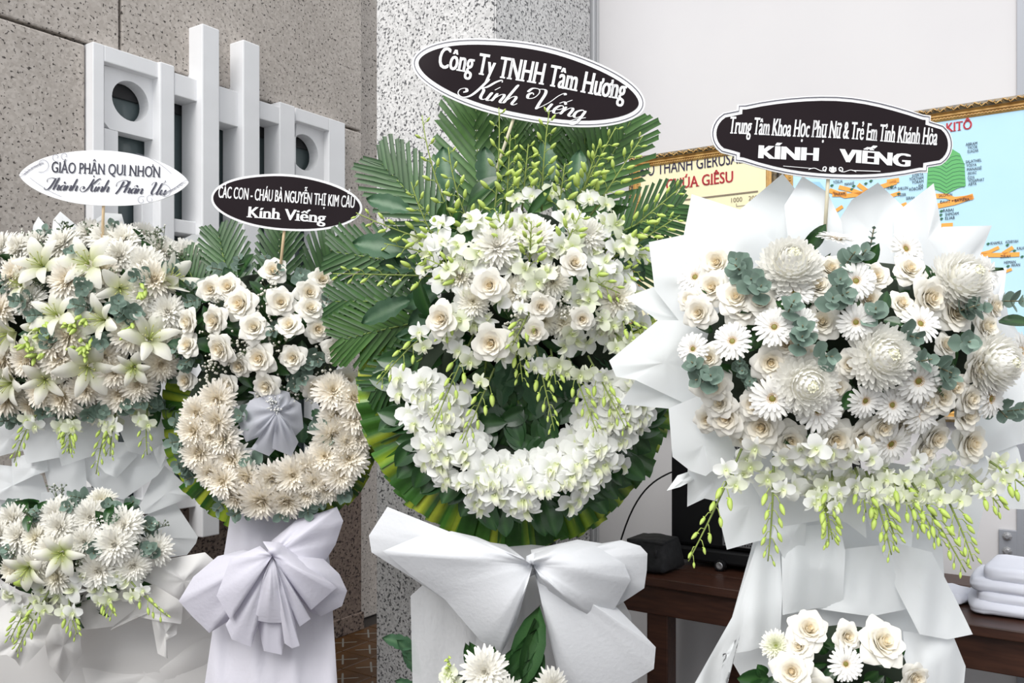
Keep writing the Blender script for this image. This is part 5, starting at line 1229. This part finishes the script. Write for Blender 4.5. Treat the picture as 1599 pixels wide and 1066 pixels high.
# skirt, bow
sheet('skirt', st3, C, [(641, 930), (720, 860), (830, 850), (930, 860), (985, 960), (1000, 1110), (820, 1130), (645, 1110)], M_SHEER, .06, fold=.004, nf=4, bulge=.03, seed=5, sub=8, rings=14, pleat=(.010, 110, .4))
bow = ob('fabric_bow', None, st3, Matrix.Translation(P(832, 880, C-.06))); kn = (832, 882, -.03)
for i, (d, pf, pts) in enumerate((
    (.03, .05, [(832, 882), (790, 850), (708, 838), (650, 812), (605, 791), (590, 814), (576, 836), (580, 862), (640, 900), (700, 940), (770, 930)]),
    (-.02, .07, [(832, 882), (794, 858), (745, 838), (705, 829), (650, 838), (598, 860), (640, 896), (694, 935), (750, 1000), (782, 1022), (806, 975)]),
    (.02, .05, [(832, 882), (829, 858), (902, 842), (940, 848), (970, 843), (1000, 852), (1011, 864), (1010, 890), (1006, 918), (965, 945), (890, 930)]),
    (-.03, .07, [(832, 882), (835, 864), (880, 848), (930, 852), (975, 880), (985, 905), (960, 950), (930, 970), (900, 955), (862, 930)]),
    (-.01, .04, [(832, 882), (850, 930), (905, 965), (960, 945), (1000, 985), (1024, 1010), (1021, 1044), (985, 1066), (920, 1110), (880, 1090), (855, 980)]))):
    sheet('bow_loop', bow, C-.08, pts, M_CLOTHW, d, knot=kn, fold=.008, nf=3, puff=pf, seed=60+i, sub=5)
sheet('bow_knot', bow, C-.11, [(822, 868), (834, 862), (842, 876), (838, 896), (828, 900), (820, 886)], M_CLOTHW, -.02, fold=.004, nf=5, puff=.02, seed=19)
# flowers at the foot
D3b = Dome(770, 1080, C-.14, 120, 90, .10)
backing(st3, 770, 1090, C-.10, 70, 60, .06)
many('mumw', st3, D3b, '757,1048,36 858,1072,30 700,1085,26 790,1085,28', 34, .02, .15)
for x, y, x2, y2 in ((740, 1050, 728, 1005), (750, 1045, 735, 1003), (765, 1040, 772, 1010), (790, 1050, 815, 1012), (800, 1060, 838, 985), (810, 1070, 842, 948), (815, 1060, 840, 970), (830, 1070, 845, 1010), (825, 1060, 846, 1030), (805, 1050, 820, 1000), (800, 1080, 830, 1030), (780, 1050, 800, 1015)):
    leaf('slim', st3, P(x, y, C-.16), P(x2, y2, C-.18), Vector((RN.uniform(-.2, .8), -1, .2)), 1.7)
for x, y, x2, y2 in ((648, 1010, 600, 994), (650, 1030, 624, 1000), (650, 1075, 620, 1062), (655, 1050, 632, 1020)): leaf('long', st3, P(x, y, C+.10), P(x2, y2, C+.06), Vector((.2, -1, .6)), 1.2)
sn = ob('snapdragon', None, st3, Matrix.Translation(P(700, 1060, C-.2)))
for k in range(16):
    t = k/15; q = P(702+RN.uniform(-12, 12)*(1.1-t), 1075-50*t, C-.20); ob('floret', K['orchg'][k % 3] if t < .62 else K['bud'][0], sn, Matrix.Translation(q) @ facing(Vector((RN.uniform(-.8, .8), -1, RN.uniform(-.2, .4)))) @ Matrix.Scale(.024 if t < .62 else .018, 4))

# ================================================================== stand 4: gerberas and roses, right
E = 2.06
st4 = empty('flower_stand', (P(1320, HY, E+.15).x, E+.15, 0)); tag(st4, 'tall standing bouquet of white gerberas, roses and ball chrysanthemums in jagged white paper', 'flower stand')
stand_legs(st4, 1320, E+.08, 600, .2)
sheets(st4, E+.02, M_PAPER, [
 (.05, [(1080, 303), (1158, 328), (1230, 400), (1230, 520), (1090, 490), (1068, 365)]), (.08, [(1140, 340), (1222, 271), (1262, 320), (1300, 460), (1190, 470), (1150, 400)]),
 (.04, [(1225, 320), (1253, 275), (1292, 300), (1314, 346), (1330, 470), (1240, 470)]), (.06, [(1306, 350), (1330, 312), (1371, 285), (1410, 322), (1440, 460), (1330, 480)]), (.035, [(1395, 335), (1458, 286), (1466, 330), (1470, 356), (1500, 460), (1400, 470)]),
 (.06, [(1440, 372), (1472, 354), (1549, 352), (1530, 400), (1560, 470), (1480, 500)]), (.04, [(1490, 430), (1572, 418), (1568, 452), (1574, 490), (1600, 536), (1540, 580), (1490, 520)]),
 (.02, [(1490, 600), (1560, 570), (1640, 590), (1650, 680), (1585, 695), (1520, 720)]), (.03, [(1470, 690), (1560, 660), (1590, 700), (1606, 760), (1600, 795), (1572, 794), (1545, 765)]),
 (.01, [(1013, 378), (1090, 362), (1180, 440), (1160, 540), (1060, 500), (1022, 452), (1018, 417)]), (.03, [(976, 464), (1020, 448), (1120, 470), (1140, 560), (1070, 540), (1027, 500)]),
 (-.01, [(951, 563), (1027, 500), (1110, 500), (1160, 590), (1070, 630), (992, 593), (962, 588)]), (.015, [(968, 631), (993, 592), (1060, 540), (1150, 600), (1120, 650), (1047, 638)]),
 (-.05, [(1044, 637), (1110, 610), (1148, 650), (1146, 728), (1116, 732), (1102, 743), (1078, 735), (1050, 713)]), (.01, [(1073, 791), (1074, 725), (1140, 690), (1180, 740), (1122, 783), (1100, 778)]), (.02, [(1041, 766), (1058, 742), (1084, 733), (1086, 748), (1062, 760)]),
 (.0, [(1124, 812), (1121, 780), (1150, 705), (1250, 690), (1240, 830), (1178, 846), (1135, 858)]), (-.05, [(1172, 752), (1230, 700), (1300, 700), (1300, 800), (1276, 813), (1215, 823), (1196, 790)]), (-.02, [(1205, 838), (1215, 800), (1262, 790), (1258, 830), (1253, 914), (1225, 872)]),
 (-.06, [(1300, 740), (1346, 730), (1350, 775), (1353, 840), (1322, 816), (1296, 806)]), (-.04, [(1346, 770), (1380, 720), (1440, 730), (1428, 790), (1423, 860), (1390, 840), (1358, 822)]), (-.03, [(1415, 780), (1470, 720), (1540, 740), (1537, 790), (1521, 853), (1480, 822), (1428, 806)])], fold=.003, nf=3, bend=.045, rings=10)
sheets(st4, E+.03, M_PAPER, [
 (.06, [(1176, 846), (1250, 790), (1400, 790), (1470, 820), (1480, 1000), (1440, 1130), (1200, 1130), (1130, 1010)]),
 (.0, [(1188, 830), (1215, 830), (1222, 920), (1218, 1000), (1170, 1016), (1128, 1022), (1120, 1130), (1070, 1130), (1085, 1066), (1145, 960)]),
 (-.02, [(1220, 826), (1310, 815), (1320, 860), (1316, 945), (1270, 950), (1222, 960)]), (-.01, [(1290, 860), (1380, 850), (1420, 950), (1360, 962), (1275, 950)]),
 (-.03, [(1370, 840), (1455, 862), (1490, 930), (1519, 990), (1480, 998), (1436, 990), (1400, 920)]), (.01, [(1410, 985), (1490, 996), (1508, 1040), (1500, 1120), (1420, 1120)])], fold=.0, nf=3, bend=.05, rings=12, pleat=(.010, 90, .3))
D4 = Dome(1330, 540, E, 285, 195, .21); backing(st4, 1325, 545, E+.02, 225, 140, .15)
greens(st4, D4, 120, ('slim', 'oval', 'slim'), .07, .035, .85, .8)
many('gerb', st4, D4, '1086,433 1241,456 1209,511 1246,506 1144,533 1083,545,28 1206,622,35.8 1413,389 1336,439 1336,503 1436,506 1538,427,31.4 1433,594,35.8 1350,625,31.4 1392,632,29.1 1545,622,33.6 1592,549,31.4 1438,646,33.6 1390,692,34.7 1277,640,35.8', 31, .04, .22, .05)
p, n = D4.at(1305, 374, .03); flower('gerb', st4, p, Vector((.1, -.35, .9)), 28*E/F)
many('rose', st4, D4, '1125,413 1118,452 1097,488 1161,483,41.5 1188,478,36.6 1202,563,36.6 1113,601,41.5 1140,646,43.9 1194,664,43.9 1230,684,41.5 1281,506,43.9 1292,428 1413,428,39 1435,467,48.8 1479,492,41.5 1467,543,31.7 1510,570,43.9 1324,570,31.7 1527,513,36.6 1335,681,46.4 1402,662,31.7 1449,678,39 1430,700,36.6 1500,690,43.9 1494,646,43.9 1437,625,36.6 1150,470 1130,630,34.2 1260,560,31.7 1300,680,41.5 1370,660,31.7 1360,440,36.6 1270,455,34.2 1110,560,29.3 1480,600,34.2 1165,675,34.2 1110,650,34.2 1250,440,31.7 1350,540,34.2 1400,480,34.2 1300,600,34 1200,600,32 1460,620,34 1180,630,36 1500,620,34 1350,470,32 1230,540,30 1410,560,32 1290,640,34 1540,480,30 1080,470,28', 38, .0, .3)
many('ball', st4, D4, '1235,412,48 1261,600,46 1380,556,48 1505,437,48 1558,566,47', 42, .055, .10, .03)
p, n = D4.at(1161, 581, .02); sprigs(st4, D4, '1161,581 1172,595 1155,570', .06, 5, .016, .02)
sprigs(st4, D4, '1154,420 1172,438 1186,452 1250,531 1236,477 1093,591 1085,570 1317,460 1328,403 1367,488 1292,556 1525,481 1509,534 1474,577 1442,563 1424,525 1582,470 1587,640 1564,643 1345,400 1300,470 1150,410 1480,590 1515,480 1310,440 1110,590 1255,515', .05, 3, .027, .075)
sprig(st4, P(1355, 405, E-.1), Vector((.12, -.2, 1)), .075, 6, .012)
for x, y, x2, y2 in ((1372, 490, 1388, 455), (1380, 500, 1412, 505), (1340, 590, 1372, 608), (1230, 490, 1215, 470), (1108, 460, 1095, 444), (1180, 545, 1190, 520), (1450, 440, 1446, 412), (1452, 445, 1462, 425), (1260, 680, 1290, 700), (1480, 620, 1470, 605), (1330, 610, 1318, 640), (1345, 480, 1330, 470)): leaf('oval', st4, D4.at(x, y, .02)[0], D4.at(x2, y2, .05)[0], Vector((.2, -1, .3)), 1.3)
many('orch', st4, D4, '1180,700 1165,715 1160,740 1222,715 1250,700 1262,715 1240,730 1275,700 1285,720 1300,705 1310,725 1325,712 1345,700 1360,715 1255,745 1275,740 1290,745 1240,760 1310,745 1330,735 1380,730 1410,740 1400,755 1430,720 1455,730 1480,715 1500,735 1515,745 1525,760 1505,765 1460,750 1350,745 1545,725 1420,765 1265,765', 22, .10, .4)
many('orchg', st4, D4, '1172,728 1205,740 1270,765 1285,770 1320,755 1345,760 1395,770 1425,745 1470,740 1440,755 1560,720 1215,760 1380,745 1490,745 1300,770', 20, .11, .4)
sprays(st4, [(1158, 700, 1075, 876, dict(nb=10)), (1208, 712, 1199, 876, dict(nb=10)), (1285, 750, 1294, 848, dict(nb=7)), (1275, 755, 1300, 842, dict(nb=5)), (1352, 735, 1392, 866, dict(nb=9)), (1335, 730, 1352, 800, dict(nb=5)), (1373, 712, 1440, 830, dict(nb=9)), (1415, 740, 1508, 893, dict(nb=11)), (1462, 745, 1520, 876, dict(nb=10)), (1513, 740, 1562, 792, dict(nb=5)), (1545, 720, 1612, 770, dict(nb=7)), (1400, 740, 1470, 852, dict(nb=8)), (1300, 735, 1290, 800, dict(nb=5)), (1360, 740, 1400, 850, dict(nb=7))], E-.13, E-.15, nb=8, nf=2, size=.032, fsize=.026, droop=.6)
D4b = Dome(1310, 1040, E-.06, 130, 85, .10); backing(st4, 1312, 1050, E-.02, 105, 75, .07)
greens(st4, D4b, 40, ('oval',), .05, .035, .8, .7)
many('rose', st4, D4b, '1258,988,40.3 1237,1048,38.1 1316,992,33.6 1366,1008,47 1275,1070,40.3 1420,1050,31.4 1340,1075,33.6 1390,1075,31.4 1250,1010,29.1', 34, .02, .35)
many('gerb', st4, D4b, '1320,1036,28', 28, .06, .15); many('mumg', st4, D4b, '1212,1008,26', 26, .03, .3)
for x, y, x2, y2 in ((1200, 1060, 1155, 1062), (1195, 1055, 1185, 1040), (1290, 1020, 1282, 1005), (1195, 1065, 1170, 1080), (1350, 1060, 1372, 1050)): leaf('oval', st4, P(x, y, E-.12), P(x2, y2, E-.14), VIEW, 1.5)
